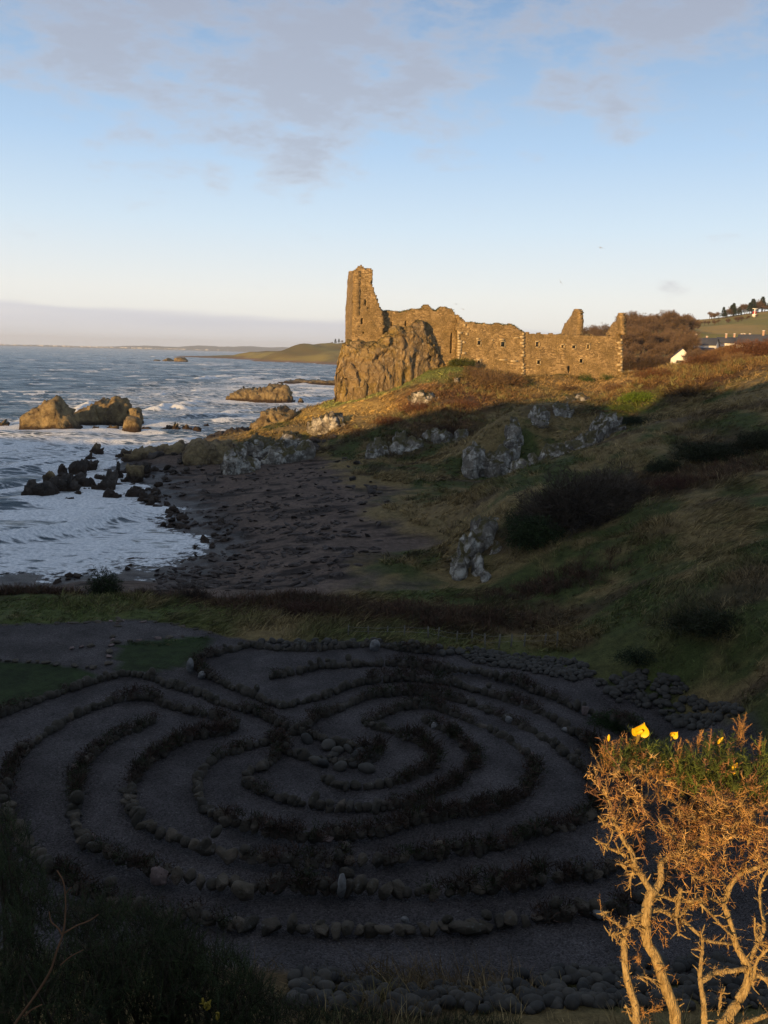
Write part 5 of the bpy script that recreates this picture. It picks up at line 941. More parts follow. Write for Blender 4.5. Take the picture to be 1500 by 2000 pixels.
# sunlit scrub on the castle mound
for i, (px, py, Y, r, c, k, n, lab) in enumerate(((960, 752, 141, (3.0, 1.6, 2.6), (.17, .11, .06), 'twig', 1300, 'tall pale bare scrub leaning against the castle wall'), (1000, 748, 143, (2.4, 1.5, 1.9), (.17, .10, .05), 'twig', 900, 'pale scrub right of the tallest scrub by the wall'), (925, 740, 143, (2.0, 1.4, 1.8), (.15, .09, .045), 'twig', 700, 'scrub growing left under the lower castle window'),
        (900, 715, 147.5, (2.6, 1.4, 1.3), (.07, .08, .02), 'both', 700, 'mossy mound of growth at the foot of the castle corner'), (1145, 738, 150, (1.5, 1.0, 1.5), (.05, .085, .02), 'leaf', 500, 'bright green bush in front of the right castle wall'), (1185, 736, 152, (1.3, 1.0, 1.2), (.055, .08, .02), 'leaf', 350, 'green bush at the right end of the castle wall'),
        (1110, 765, 140, (2.2, 1.4, 1.1), (.10, .06, .03), 'twig', 500, 'brown scrub in the dip before the castle wall'), (700, 842, 122, (2.0, 1.2, 1.2), (.15, .08, .035), 'twig', 500, 'russet scrub at the left of the sunlit slope'), (760, 828, 124, (3.0, 1.5, 1.3), (.13, .06, .03), 'twig', 900, 'russet scrub above the left rock band'), (815, 808, 128, (3.2, 1.6, 1.5), (.13, .06, .03), 'twig', 1000, 'dark russet scrub in the middle of the slope'),
        (780, 850, 119, (1.7, .9, .9), (.06, .08, .02), 'leaf', 400, 'green gorse patch above the rock band'), (870, 828, 121, (3.2, 1.6, 1.7), (.07, .038, .022), 'twig', 1100, 'dark leafless scrub above the right rock band'), (920, 835, 118, (2.4, 1.3, 1.3), (.06, .04, .022), 'twig', 700, 'dark scrub at the end of the rock band'), (905, 800, 128, (2.6, 1.4, 1.2), (.13, .06, .03), 'twig', 700, 'red brown scrub below the castle corner'),
        (1245, 800, 111, (2.6, 1.6, 1.2), (.10, .15, .015), 'leaf', 900, 'bright yellow green gorse on the round knoll'), (1215, 815, 109, (1.6, 1.1, .9), (.06, .085, .018), 'leaf', 450, 'dull green gorse on the flank of the knoll'), (1275, 765, 116, (3.2, 1.8, 1.2), (.14, .065, .03), 'twig', 900, 'russet scrub crowning the round knoll'), (1300, 830, 100, (3.0, 1.8, 1.8), (.022, .026, .013), 'both', 900, 'dark bush in the shadowed gully right of the knoll'),
        (1240, 835, 103, (2.2, 1.4, 1.2), (.024, .032, .014), 'both', 600, 'dark bush under the green gorse'), (1190, 858, 93, (2.6, 1.2, 1.3), (.045, .032, .028), 'twig', 900, 'mauve brown bare shrub below the pale crag'), (1340, 775, 108, (2.4, 1.4, 1.5), (.05, .035, .02), 'twig', 600, 'dark scrub at the head of the gully'), (1210, 742, 130, (3.0, 1.5, .9), (.14, .075, .035), 'twig', 600, 'low brown scrub on the brow before the field'))):
    g_ = gp(px, py, Y); shrub(lab, g_, r, c, k, n, leafc=c)
for k, (px, w) in enumerate(((1228, 5), (1250, 6), (1275, 6), (1286, 3))):
    q = PY(px, 716, 232); shrub('brown undergrowth at the foot of the wood, '+('nearest the castle', 'second from the castle', 'third from the castle', 'nearest the cottage')[k], [q[0], q[1], q[2]-1.0], (w*.8, 3, 3.0), (.075, .05, .032), 'twig', 1500, cat='undergrowth')
# russet thicket in front of the village
for i, (px, py, Y, w, h, c, lab) in enumerate(((1352, 722, 150, 2.4, .7, (.15, .07, .035), 'low russet thicket just right of the white cottage'), (1385, 722, 146, 3.2, 1.7, (.14, .065, .03), 'russet thicket second from the cottage'), (1420, 716, 144, 3.4, 2.7, (.16, .075, .033), 'tall orange brown thicket in front of the village roofs'), (1455, 712, 142, 3.4, 2.9, (.15, .07, .033), 'tallest orange brown thicket below the field'),
        (1490, 708, 140, 3.4, 2.5, (.14, .06, .03), 'orange brown thicket at the right edge'), (1400, 740, 128, 3.4, 1.8, (.19, .11, .05), 'straw coloured scrub below the thickets'), (1470, 735, 126, 3.6, 2.4, (.12, .055, .03), 'dark red scrub at the right below the thickets'), (1440, 745, 120, 2.6, 1.4, (.20, .125, .06), 'pale straw clump catching the light at the right'), (1530, 715, 135, 4, 2.6, (.12, .055, .03), 'red brown thicket leaving the frame'), (1370, 750, 118, 2.6, 1.4, (.11, .055, .03), 'dull red scrub beside the gully'))):
    shrub(lab, gp(px, py, Y), (w, 2.0, h), c, 'twig', 1500, cat='thicket')

# ---------------------------------------------------------------- trees
m_bark = m_simple('bark', (.085, .062, .045), .3, 3, .5)
def bare_tree_meshes(seed, spread=1.0, flat=0.0):
    r_ = np.random.default_rng(seed); tr = MB(); tw = MB()
    tr.tube([[0, 0, -.6], [.1, 0, 1.6], [.15*r_.normal(), .1, 3.2]], [.30, .22, .17], 6, seg=2)
    tips = []
    def grow(p, d, L, r, lv):
        e = p+d*L; (tr if lv < 2 else tw).tube([p, (p+e)/2+r_.normal(0, .06*L, 3), e], [r, r*.8, r*.55], 5 if lv < 2 else 3, C=None if lv < 2 else np.array([.09, .06, .042]), seg=1)
        if lv == 3: tips.append((e, d)); return
        for _ in range(4 if lv < 2 else 3):
            nd = unit(d*(.8-flat*.4)+r_.normal(0, .62*spread, 3)*[1.1, 1.1, .7]+[0, 0, .22-.25*flat]); grow(p+d*L*r_.uniform(.6, 1), nd, L*r_.uniform(.58, .82), r*.55, lv+1)
    for _ in range(6): grow(np.array([0, 0, r_.uniform(1.4, 3.2)]), unit(r_.normal(0, .6, 3)*[1, 1, 0]+[0, 0, .9]), 2.0, .12, 0)
    B = np.repeat(np.array([t[0] for t in tips]), 9, 0); D = np.repeat(np.array([t[1] for t in tips]), 9, 0)+r_.normal(0, .6, (len(B), 3))+[0, 0, .25]
    blades(tw, B, D, r_.uniform(.5, 1.2, len(B)), .038, np.array([.15, .098, .06])*r_.uniform(.6, 1.4, (len(B), 1)), .1)
    return tr, tw
TREES = []
for k in range(5):
    tr, tw = bare_tree_meshes(50+k, 1.0 if k < 3 else 1.25, 0 if k < 3 else .8)
    a = tr.build('trunk', m_bark); b = tw.build('crown', m_twig); TREES.append((a.data, b.data)); bpy.data.objects.remove(a); bpy.data.objects.remove(b)
def conifer():
    tr = MB(); tr.tube([[0, 0, -.5], [0, 0, 4], [0, 0, 8]], [.25, .16, .04], 6, seg=1); tw = MB(); n = 900; z = rng.uniform(1.8, 8.6, n); a = rng.uniform(0, 6.28, n); rr = (8.9-z)*.36*rng.uniform(.3, 1, n)*(1+.25*np.sin(a*3+z))
    B = np.stack([np.cos(a)*rr, np.sin(a)*rr, z], 1); D = np.stack([np.cos(a), np.sin(a), rng.uniform(-.3, .4, n)], 1)+rng.normal(0, .3, (n, 3)); blades(tw, B, D, rng.uniform(.4, .9, n), .22, np.array([.022, .034, .014])*rng.uniform(.5, 1.5, (n, 1)), .2)
    a = tr.build('trunk', m_bark); b = tw.build('crown', m_twig); TREES.append((a.data, b.data)); bpy.data.objects.remove(a); bpy.data.objects.remove(b)
conifer()
def tree(k, p, s, label, group, name='bare_tree', cat='tree'):
    r = empty(name, p, label, cat, group); r.rotation_euler = (0, 0, rng.uniform(0, 6.28)); r.scale = (s*rng.uniform(.9, 1.2), s*rng.uniform(.9, 1.2), s)
    for nm, me in zip(('trunk', 'crown'), TREES[k]):
        c = bpy.data.objects.new(nm, me); COL.objects.link(c); c.parent = r
def gf(px, py, Y):
    q = PY(px, py, Y); return np.array([q[0], q[1], float(Hfar(np.array([q[0]]), np.array([q[1]]))[0])])
# wood on the slope right of the castle
for i in range(120):
    px = 1205+147*((i*.618034) % 1); Y = 250+230*((i*.7548777) % 1); g_ = gf(px, 690, Y); tree(rng.integers(3), g_, rng.uniform(.5, 1.25), 'bare brown tree in the '+(w_ := ('front' if Y < 320 else 'middle' if Y < 400 else 'back')+' of the wood, '+('close to the castle end' if px < 1255 else 'in the middle' if px < 1303 else 'at its right end')), 'trees of the wood right of the castle '+w_)
for i in range(14):
    px = lerp(1222, 1356, i/13.)+rng.uniform(-4, 4); g_ = gf(px, 705, 236+rng.uniform(-6, 6)); tree(rng.integers(3), g_, rng.uniform(.5, .75), 'smaller bare tree along the front of the wood', 'small trees along the front of the wood')
for i, px in enumerate(np.concatenate([np.linspace(1040, 1108, 9), np.linspace(1128, 1236, 14)])):
    Y = 345+rng.uniform(-12, 12); tree(3+i % 2, gf(px+rng.uniform(-3, 3), 650, Y), (.62 if px < 1110 else .85)*rng.uniform(.85, 1.15), 'bare flat topped tree in a row behind the ruined gables' if px > 1110 else 'bare tree behind the castle wall left of the first gable', 'trees behind the gables' if px > 1110 else 'trees left of the first gable')
for i in range(9): tree(rng.integers(3), gf(1250+i*14+rng.uniform(-5, 5), 630, 510), .45, 'thin bare tree on the ridge line above the wood', 'trees on the ridge line above the wood')
for i in range(30):
    px = rng.uniform(1345, 1480); tree(rng.integers(3), gf(px, 630, 600), rng.uniform(.35, .55), 'small hedgerow tree along the top of the field', 'hedgerow trees along the field')
for i in range(44):
    px = lerp(1385, 1530, i/43.)+rng.uniform(-4, 4); k = 5 if rng.random() < .55 and px > 1405 else rng.integers(3); g_ = gf(px, 605, 700+rng.uniform(-15, 15)); s = lerp(.7, 1.2, sstep(1385, 1450, px))*rng.uniform(.55, 1.2)
    tree(k, g_, s, 'dark evergreen on the wooded hilltop at the right' if k == 5 else 'bare tree on the wooded hilltop at the right', 'evergreens on the hilltop' if k == 5 else 'bare trees on the hilltop', 'pine_tree' if k == 5 else 'bare_tree')
for i, (px, s) in enumerate(((648, .9), (655, 1.25), (662, 1.1), (668, .9), (640, .6), (632, .45))): tree(5 if s > 1 else 3, gf(px, 680, 1600), s*.9, 'tree on the far headland left of the tower', 'trees on the far headland', 'pine_tree' if s > 1 else 'bare_tree')
for i in range(10): tree(rng.integers(3), gf(1350+i*9+rng.uniform(-3, 3), 700, 262+rng.uniform(-8, 8)), rng.uniform(.4, .6), 'small bare tree between the cottage and the roofs', 'small trees by the village roofs')

# ---------------------------------------------------------------- houses, mast, bench, fence, birds
m_white_w = m_simple('whitewash', (.80, .77, .72), .04, 2, .1, .7); m_slate = m_simple('slate', (.06, .065, .085), .25, 3, .3, .6); m_win = Mat('window_glass', .15, .5); m_win.col((.03, .03, .035)); m_win = m_win.m; m_pink2 = m_simple('rendered_wall', (.40, .36, .32), .1, 2, .1); m_chim = m_simple('chimney_brick', (.45, .30, .22), .2, 3)
def house(label, p, wx, dy, hw, hr, rot, wallm, chim=(), wins=(), name='house'):
    root = empty(name, p, label, 'house'); M = np.array(Matrix.Rotation(rot, 3, 'Z')); p = np.array(p, float); T = lambda v: np.array(v, float)@M.T+p
    def poly(nm, V, F, m): return mesh(nm, T(V), [np.array([f for f in F if len(f) == k]) for k in (3, 4)], m, root, p)
    x, y, e = wx/2, dy, .35
    poly('wall', [[-x, 0, -2], [x, 0, -2], [x, 0, hw], [0, 0, hw+hr], [-x, 0, hw], [-x, y, -2], [x, y, -2], [x, y, hw], [0, y, hw+hr], [-x, y, hw]], [(0, 1, 2, 4), (4, 2, 3), (5, 9, 7, 6), (9, 8, 7), (0, 4, 9, 5), (1, 6, 7, 2)], wallm)
    k = hr/x; V = []
    for s in (-1, 1):
        for yy in (-e, y+e):
            for (a, b) in ((0, hw+hr+.03), (s*(x+e), hw-e*k+.03)): V += [[a, yy, b], [a, yy, b+.14]]
    F = []
    for b in (0, 8): F += [(b, b+2, b+6, b+4), (b+1, b+5, b+7, b+3), (b, b+1, b+3, b+2), (b+4, b+6, b+7, b+5), (b+2, b+3, b+7, b+6)]
    poly('roof', V, F, m_slate)
    for cx_, cy_ in chim:
        mb = MB(); mb.box(T([cx_, cy_, hw+hr+.4]), [.45, .35, 1.0], M); c = mb.build('chimney', m_chim, root, p); mb = MB(); mb.box(T([cx_, cy_, hw+hr+1.48]), [.52, .42, .08], M); mb.build('chimney_cap', m_white_w, root, p)
    for wx_, wz_, w_, h_ in wins: mb = MB(); mb.box(T([wx_, -.03, wz_]), [w_/2, .05, h_/2], M); mb.build('window', m_win, root, p)
def hp(px, py, Y): q = PY(px, py, Y); return q
house('small whitewashed cottage with a slate roof, its gable lit white, right of the castle', hp(1331, 709, 232), 5.6, 4.0, 1.3, 2.5, R(-15), m_white_w, wins=((-.4, .3, 2.0, .8),))
house('low brown gabled building just right of the white cottage', hp(1358, 711, 240), 2.4, 5, .4, .9, R(6), m_pink2)
house('low grey building behind the russet thicket', hp(1385, 710, 245), 4.5, 4, .3, .7, R(80), m_pink2)
house('dark roofed house, leftmost of the village roofs', hp(1384, 681, 330), 8, 12, .8, 2.4, R(72), m_white_w, chim=((0, 1),))
house('grey roofed house with a white gable edge beside the leftmost roof', hp(1400, 683, 322), 8, 10, 1.6, 2.6, R(60), m_white_w, chim=((0, 8),))
house('white walled house low in front of the village roofs', hp(1392, 688, 318), 5, 6, .5, 1.0, R(80), m_white_w)
for i, (px, l) in enumerate(((1432, 'village house with a pale chimney behind the orange thicket'), (1448, 'village house second behind the orange thicket'), (1462, 'village house third behind the orange thicket'), (1478, 'village house with a red and white chimney above the thicket'))): house(l, hp(px, 677, 335), 5.5, 6, 1.4, 2.0, R(78), m_white_w, chim=((0, 3), (0, 5)) if i == 3 else ((0, 3),))
house('big dark roofed house cut by the right edge of the photo', hp(1500, 681, 300), 7, 10, 1.5, 3.2, R(55), m_white_w, chim=((0, 2),))
m_red = m_simple('red_paint', (.45, .05, .04), .1); m_grey = m_simple('galvanised_metal', (.35, .35, .34), .1)
c = gf(1473, 618, 640); root = empty('beacon', c, 'small red and white beacon on the hill at the right', 'beacon')
mb = MB(); mb.tube([c+[0, 0, -1], c+[0, 0, 6.0]], [.5, .4], 8, seg=1); mb.build('pole', m_white_w, root, c); mb = MB(); mb.box(c+[0, 0, 3.4], [1.3, .3, .9]); mb.build('panel', m_red, root, c); mb = MB(); mb.box(c+[0, 0, 6.2], [1.8, .3, .25]); mb.build('crossbar', m_white_w, root, c); mb = MB(); mb.box(c+[0, 0, 1.4], [1.5, .9, .9]); mb.build('hut', m_white_w, root, c)
m_wood = m_simple('weathered_wood', (.16, .145, .12), .3, 6)
def bench(p):
    root = empty('park_bench', p, 'pale bench on the grass just right of the castle end wall', 'bench'); p = np.array(p)
    mb = MB(); [mb.box(p+[0, .16*k, .46], [.95, .07, .03]) for k in (-1, 0, 1)]; mb.build('seat', m_wood, root, p); mb = MB(); [mb.box(p+[0, .3, .66+.16*k], [.95, .03, .06]) for k in (0, 1)]; mb.build('backrest', m_wood, root, p)
    for s in (-.8, .8): mb = MB(); mb.box(p+[s, .02, .18], [.05, .28, .26]); mb.build('leg', m_wood, root, p)
bench(gp(1237, 722, 156))
posts = [(837, 1232, 22), (855, 1236, 26), (891, 1241, 27), (923, 1240, 25), (949, 1249, 30), (975, 1249, 30), (999, 1247, 26), (1024, 1249, 26), (1064, 1253, 26), (1089, 1260, 32), (680, 1228, 20), (720, 1229, 18), (756, 1230, 19), (790, 1231, 22)]
posts = sorted(posts); pp = []
for px, py, h in posts: q = gp(px, py, PZ(px, py, 3.25)[1]); pp.append((np.array(q), h/FPX*q[1]*1.05))
root = empty('post_fence', pp[0][0], 'row of thin weathered fence posts across the grass beyond the labyrinth', 'fence')
for q, h in pp:
    mb = MB(); t = rng.normal(0, .03, 2); mb.tube([q+[0, 0, -.3], q+[t[0], t[1], h]], [.045, .038], 6, seg=1, rough=.1); mb.build('post', m_wood, root, q)
for k, hh in enumerate((.85, .45)):
    mb = MB()
    for (a, ha), (b, hb) in zip(pp[:-1], pp[1:]): mb.tube([a+[0, 0, ha*hh], (a+b)/2+[0, 0, (ha+hb)/2*hh-.03], b+[0, 0, hb*hh]], .004, 4, seg=1)
    mb.build('wire', m_grey, root, pp[0][0])
m_gull = m_simple('gull_feathers', (.42, .42, .44), .2, 5)
for px, py, Y, s, a, lab in ((1173, 484, 120, .55, .2, 'gull gliding high above the right end of the castle'), (1095, 551, 130, .55, .9, 'gull banking left of the first high gull'), (905, 604, 170, .6, .1, 'gull low over the castle roofline, lower of two'), (891, 594, 180, .6, .1, 'gull low over the castle roofline, upper of two')):
    p = PY(px, py, Y); root = empty('gull', p, lab, 'bird', 'gulls over the castle'); Mr = np.array(Matrix.Rotation(a, 3, 'Y')@Matrix.Rotation(rng.uniform(-.5, .5), 3, 'Z')@Matrix.Scale(s, 3))
    mb = MB(); y = np.array([-.42, -.3, -.12, .1, .3, .45, .56]); r = np.array([.03, .09, .11, .10, .055, .05, .012]); mb.tube(np.stack([y*0, y, y*0], 1)@Mr.T+p, r*s, 8, seg=2); mb.build('body', m_gull, root, p)
    for sd in (-1, 1):
        V = np.array([[0, .14, .03], [.35, .20, .16], [.75, .08, .10], [1.15, -.16, .02], [.7, -.08, .085], [.35, -.10, .14], [0, -.10, .03]])*[sd, 1, 1]; V2 = V-[0, 0, .018]; n = 7
        V = np.vstack([V, V2])@Mr.T+p; F = [np.array([[0, 1, 5, 6], [1, 2, 4, 5], [7, 13, 12, 8], [8, 12, 11, 9]]+[[k, (k+1) % n, (k+1) % n+n, k+n] for k in range(n)]), np.array([[2, 3, 4], [9, 11, 10]])]; mesh('wing', V, F, m_gull, root, p)

# ---------------------------------------------------------------- gorse
m_spine = m_vcol('gorse_spines', .6, .12, 30, 60, .1, .005, .3)
def sprigs(mb, P, D, L, ns, sl, sr, C, stemr=.0012, up=.25):
    """leafy shoots bristling with spines: P base, D direction, L length"""
    n = len(P); D = unit(D); L = np.broadcast_to(L, (n,)); spines(mb, P, D, L, stemr, C*.8)
    t = np.tile(np.linspace(.12, 1, ns), n)[:, None]; B = np.repeat(P, ns, 0)+np.repeat(D*L[:, None], ns, 0)*t; d = np.repeat(D, ns, 0)*rng.uniform(.2, .8, (n*ns, 1))+unit(rng.normal(size=(n*ns, 3)))*.95+[0, 0, up]
    spines(mb, B, d, np.repeat(np.broadcast_to(sl, (n,)), ns)*rng.uniform(.5, 1.25, n*ns)*(1.15-.55*t[:, 0]), sr, np.repeat(C, ns, 0)*rng.uniform(.7, 1.35, (n*ns, 1)))
def in_blob(blobs, n):
    w = np.array([b[2]*b[3] for b in blobs], float); k = rng.choice(len(blobs), n, p=w/w.sum()); a = rng.uniform(0, 6.28, n); r = np.sqrt(rng.random(n)); B = np.array(blobs)[k]
    return B[:, 0]+np.cos(a)*r*B[:, 2], B[:, 1]+np.sin(a)*r*B[:, 3], B[:, 4]+rng.normal(0, 1, n)*B[:, 5]
m_gbark = Mat('gorse_bark', .85, .25)
def _gb():
    M = m_gbark; p = M.pos((1, 1, .35)); n = M.noise(p, 70, 6, .7); M.col(M.mix(M.rng_(n, .35, .65), (.20, .13, .05), (.46, .33, .145))); M.bump(M.math('ADD', n, M.rng_(M.vor(p, 90, 'DISTANCE_TO_EDGE'), 0, .2, -.6, 0)), 1, .004); 
_gb(); m_gbark = m_gbark.m
GD = 3.0
gc = PD(1330, 1990, GD); gc = np.array([gc[0], gc[1], gc[2]-.5]); gorse = empty('gorse_bush', gc, 'sunlit gorse bush with bare twisted stems, dry golden spines and yellow flowers', 'bush')
def br(pts, r0, r1, name='stem', dz0=0., dz1=0., twigs=6):
    n = len(pts); P = np.array([PD(px, py, GD+lerp(dz0, dz1, i/(n-1))+(p3[0] if (p3 := r_) else 0)) for i, ((px, py), r_) in enumerate(zip(pts, [None]*n))]); rad = .80*np.linspace(r0, r1, n)/FPX*GD
    P = P+rng.normal(0, .004, P.shape); mb = MB(); mb.tube(P, rad, 10, rough=.10, seg=6); L = np.linalg.norm(P[-1]-P[0])
    for _ in range(int(twigs*max(1, n/2))):
        i = rng.integers(n-1); t = rng.random(); b = lerp(P[i], P[i+1], t); d = unit(unit(P[i+1]-P[i])*.5+rng.normal(0, .7, 3)); l = rng.uniform(.012, .045); mb.tube([b, b+d*l*.6+rng.normal(0, .003, 3), b+d*l+[0, 0, .004]], [.0035, .0026, .0012], 5, seg=2)
    mb.build(name, m_gbark, gorse, gc); return P
SP = []
SP.append(br([(1330, 2060), (1320, 2000), (1317, 1969), (1298, 1919), (1283, 1876), (1264, 1845), (1261, 1808), (1264, 1774), (1274, 1738)], 14.5, 11.5))
SP.append(br([(1274, 1742), (1252, 1709), (1240, 1688), (1230, 1668), (1215, 1637), (1199, 1597), (1193, 1572), (1175, 1540)], 8, 3.5, dz1=-.06))
SP.append(br([(1272, 1745), (1289, 1718), (1292, 1690), (1300, 1680), (1317, 1668), (1340, 1655), (1380, 1630)], 9, 4, dz1=.12))
SP.append(br([(1248, 2070), (1246, 2000), (1240, 1965), (1233, 1938), (1224, 1892), (1219, 1845), (1219, 1820), (1236, 1799), (1262, 1780)], 10, 7, dz0=-.05, dz1=.03))
SP.append(br([(1274, 1755), (1290, 1752), (1317, 1761), (1348, 1758), (1379, 1752), (1410, 1764)], 4.5, 4, dz1=.10))
SP.append(br([(1268, 1782), (1290, 1780), (1317, 1793), (1342, 1805), (1379, 1830), (1410, 1842), (1429, 1847)], 6, 3, dz1=.10, dz0=.02))
SP.append(br([(1326, 1735), (1327, 1760), (1323, 1788)], 4.5, 5, dz0=.0, dz1=.02)); SP.append(br([(1323, 1790), (1325, 1826)], 3.5, 2, dz0=.02)); SP.append(br([(1325, 1792), (1337, 1775), (1350, 1765), (1380, 1762)], 5, 3.5, dz0=.04, dz1=.1))
SP.append(br([(1390, 2070), (1407, 2005), (1438, 1963), (1463, 1920), (1457, 1889), (1446, 1860), (1435, 1839), (1426, 1799), (1413, 1764)], 13, 6.5, dz0=.1, dz1=.12))
SP.append(br([(1412, 1766), (1420, 1748), (1429, 1730), (1444, 1709), (1472, 1693), (1500, 1687), (1545, 1684), (1600, 1690)], 6.5, 4.5, dz0=.12, dz1=.1))
SP.append(br([(1378, 2070), (1376, 2000), (1373, 1954), (1367, 1913), (1367, 1876), (1373, 1851), (1370, 1823)], 8.5, 3, dz0=.0, dz1=.06))
SP.append(br([(1370, 1918), (1380, 1908), (1395, 1903), (1429, 1895), (1457, 1890)], 6.5, 6, dz0=.03, dz1=.1)); SP.append(br([(1458, 1885), (1475, 1851), (1491, 1814), (1491, 1783), (1484, 1746), (1497, 1706), (1520, 1680)], 6, 3, dz0=.12, dz1=.2))
SP.append(br([(1463, 1922), (1480, 1910), (1500, 1910), (1550, 1905), (1600, 1890)], 6, 6, dz0=.1, dz1=.1)); SP.append(br([(1430, 2015), (1460, 1995), (1500, 1978), (1550, 1950), (1600, 1945)], 6, 5, dz0=.05, dz1=.1)); SP.append(br([(1405, 1990), (1407, 1960), (1409, 1925)], 3, 2, dz0=.15, dz1=.2))
SP.append(br([(1472, 1905), (1481, 1880), (1500, 1850), (1530, 1820)], 4, 3, dz0=.05)); SP.append(br([(1372, 1770), (1390, 1785), (1410, 1808), (1426, 1830)], 3.5, 3, dz0=.0, dz1=.1))
for p in ([(1168, 1597), (1182, 1608), (1199, 1622)], [(1160, 1643), (1178, 1652), (1193, 1657), (1226, 1670)], [(1170, 1780), (1182, 1787), (1193, 1793), (1216, 1813)], [(1190, 1826), (1203, 1826), (1218, 1833)], [(1210, 1690), (1225, 1692), (1243, 1700)], [(1224, 1970), (1232, 1990), (1240, 2005)], [(1243, 1905), (1262, 1908), (1282, 1920)], [(1288, 1600), (1300, 1618), (1318, 1640)], [(1226, 1786), (1238, 1802), (1252, 1822)], [(1475, 1790), (1480, 1830), (1500, 1850)], [(1236, 1700), (1230, 1710), (1232, 1730)]): SP.append(br(p, 2.0, 3.5, name='twig', dz0=-.03, twigs=8))
DRYC = np.array([.43, .225, .070]); PALE = np.array([.55, .37, .15]); GREENC = np.array([.085, .11, .020]); BRN = np.array([.24, .12, .055])
# dry tangle: many fine twigs, each bristling with spines
blobs = [(1212, 1535, 52, 38, 2.95, .06), (1245, 1500, 55, 35, 2.97, .06), (1195, 1560, 28, 40, 2.92, .04), (1230, 1600, 22, 45, 2.96, .04), (1300, 1545, 30, 22, 3.05, .06), (1370, 1580, 62, 50, 3.1, .10), (1450, 1575, 60, 50, 3.08, .10), (1360, 1650, 60, 45, 3.1, .08), (1430, 1650, 70, 45, 3.12, .10), (1490, 1610, 50, 60, 3.1, .1), (1390, 1705, 50, 30, 3.1, .06), (1330, 1690, 32, 30, 3.08, .05), (1480, 1690, 40, 14, 3.1, .05), (1400, 1610, 60, 55, 3.1, .08), (1310, 1635, 26, 22, 3.08, .04)]
px, py, dd = in_blob(blobs, 600); P = np.array([PD(a, b, c) for a, b, c in zip(px, py, dd)]); n = len(P); D = rng.normal(0, .8, (n, 3))+RV*(.12*rng.normal(size=(n, 1)))+[0, 0, .5]
cc = lerp(DRYC, PALE, rng.random((n, 1)))*rng.uniform(.6, 1.25, (n, 1)); cc = np.where((rng.random(n) < .3)[:, None], BRN*1.1, cc); mb = MB(); sprigs(mb, P, D, rng.uniform(.05, .12, n), 15, .036, .0016, cc, .0022); mb.build('dry_spines', m_spine, gorse, gc)
# sprigs along the stems
mb = MB()
for S_ in SP:
    for _ in range(len(S_)*3):
        i = rng.integers(len(S_)-1); b = lerp(S_[i], S_[i+1], rng.random())[None]; sprigs(mb, b, rng.normal(0, 1, (1, 3))+[0, 0, .2], rng.uniform(.015, .06), 7, .020, .0010, lerp(DRYC, PALE, rng.random())[None]*rng.uniform(.5, 1.1), .0014)
for px_, py_, k in ((1270, 1985, 7), (1305, 1890, 4), (1250, 1860, 6), (1295, 1815, 9), (1270, 1975, 5), (1375, 1740, 8)):
    b = np.array([PD(px_+rng.normal(0, 10), py_+rng.normal(0, 10), GD-.03) for _ in range(k)]); sprigs(mb, b, rng.normal(0, 1, (k, 3)), rng.uniform(.03, .07, k), 9, .030, .0012, np.repeat(DRYC[None], k, 0), .0016)
mb.build('stem_spines', m_spine, gorse, gc)
blobs = [(1222, 1484, 34, 18, 3.0, .06), (1258, 1470, 22, 30, 3.0, .05), (1298, 1486, 30, 24, 3.08, .06), (1345, 1500, 36, 32, 3.1, .08), (1402, 1478, 30, 36, 3.08, .08), (1445, 1512, 40, 34, 3.08, .08), (1380, 1515, 60, 26, 3.05, .06), (1490, 1530, 30, 36, 3.1, .06), (1500, 1480, 20, 24, 3.1, .05)]
px, py, dd = in_blob(blobs, 620); P = np.array([PD(a, b, c) for a, b, c in zip(px, py, dd)]); n = len(P); D = rng.normal(0, .45, (n, 3))+[0, 0, 1]; t = rng.random((n, 1)); cc = np.where(t < .86, GREENC*rng.uniform(.5, 1.5, (n, 1)), BRN*1.4)
mb = MB(); sprigs(mb, P-[0, 0, .03], D, rng.uniform(.05, .10, n), 22, .030, .0014, cc, .0018, .4); mb.build('green_spines', m_spine, gorse, gc)
px, py, dd = in_blob([(1190, 1470, 16, 26, 2.97, .03), (1180, 1500, 14, 12, 2.95, .02), (1450, 1440, 14, 26, 3.1, .02), (1447, 1425, 8, 14, 3.1, .02), (1490, 1460, 22, 10, 3.1, .02), (1228, 1468, 10, 22, 2.97, .02), (1290, 1508, 16, 12, 3, .03), (1362, 1450, 8, 18, 3.05, .02), (1330, 1480, 10, 30, 3.02, .02), (1290, 1555, 22, 10, 3, .03)], 110)
P = np.array([PD(a, b, c) for a, b, c in zip(px, py, dd)]); n = len(P); mb = MB(); sprigs(mb, P-[0, 0, .02], rng.normal(0, .35, (n, 3))+[0, 0, 1], rng.uniform(.03, .07, n), 18, .020, .0011, DRYC*rng.uniform(.7, 1.2, (n, 1)), .0016, .3); mb.build('brown_tips', m_spine, gorse, gc)
m_petal = Mat('gorse_petal', .5, .3); m_petal.col((.85, .50, .012)); m_petal.b.inputs['Subsurface Weight'].default_value = .0; m_petal = m_petal.m
def petal(mb, c, ax, up, L, w, cup):
    ax = unit(ax); side = unit(np.cross(ax, up)); nrm = np.cross(side, ax); nu, nv = 9, 7; V = []
    for i in range(nu):
        t = i/(nu-1); hw = w*math.sin(math.pi*min(1, .12+.88*t)**.8)**.7*.5 if t < 1 else .05*w
        for j in range(nv):
            s = (j/(nv-1)*2-1); V.append(c+ax*L*t*(1-.12*s*s)+side*hw*s+nrm*(cup*w*(s*s)*.6+cup*L*.35*t*t))
    V = np.array(V); mb.add(V, Q=grid_faces(nu, nv)); mb.add(V-nrm*.0006, Q=grid_faces(nu, nv)[:, ::-1])
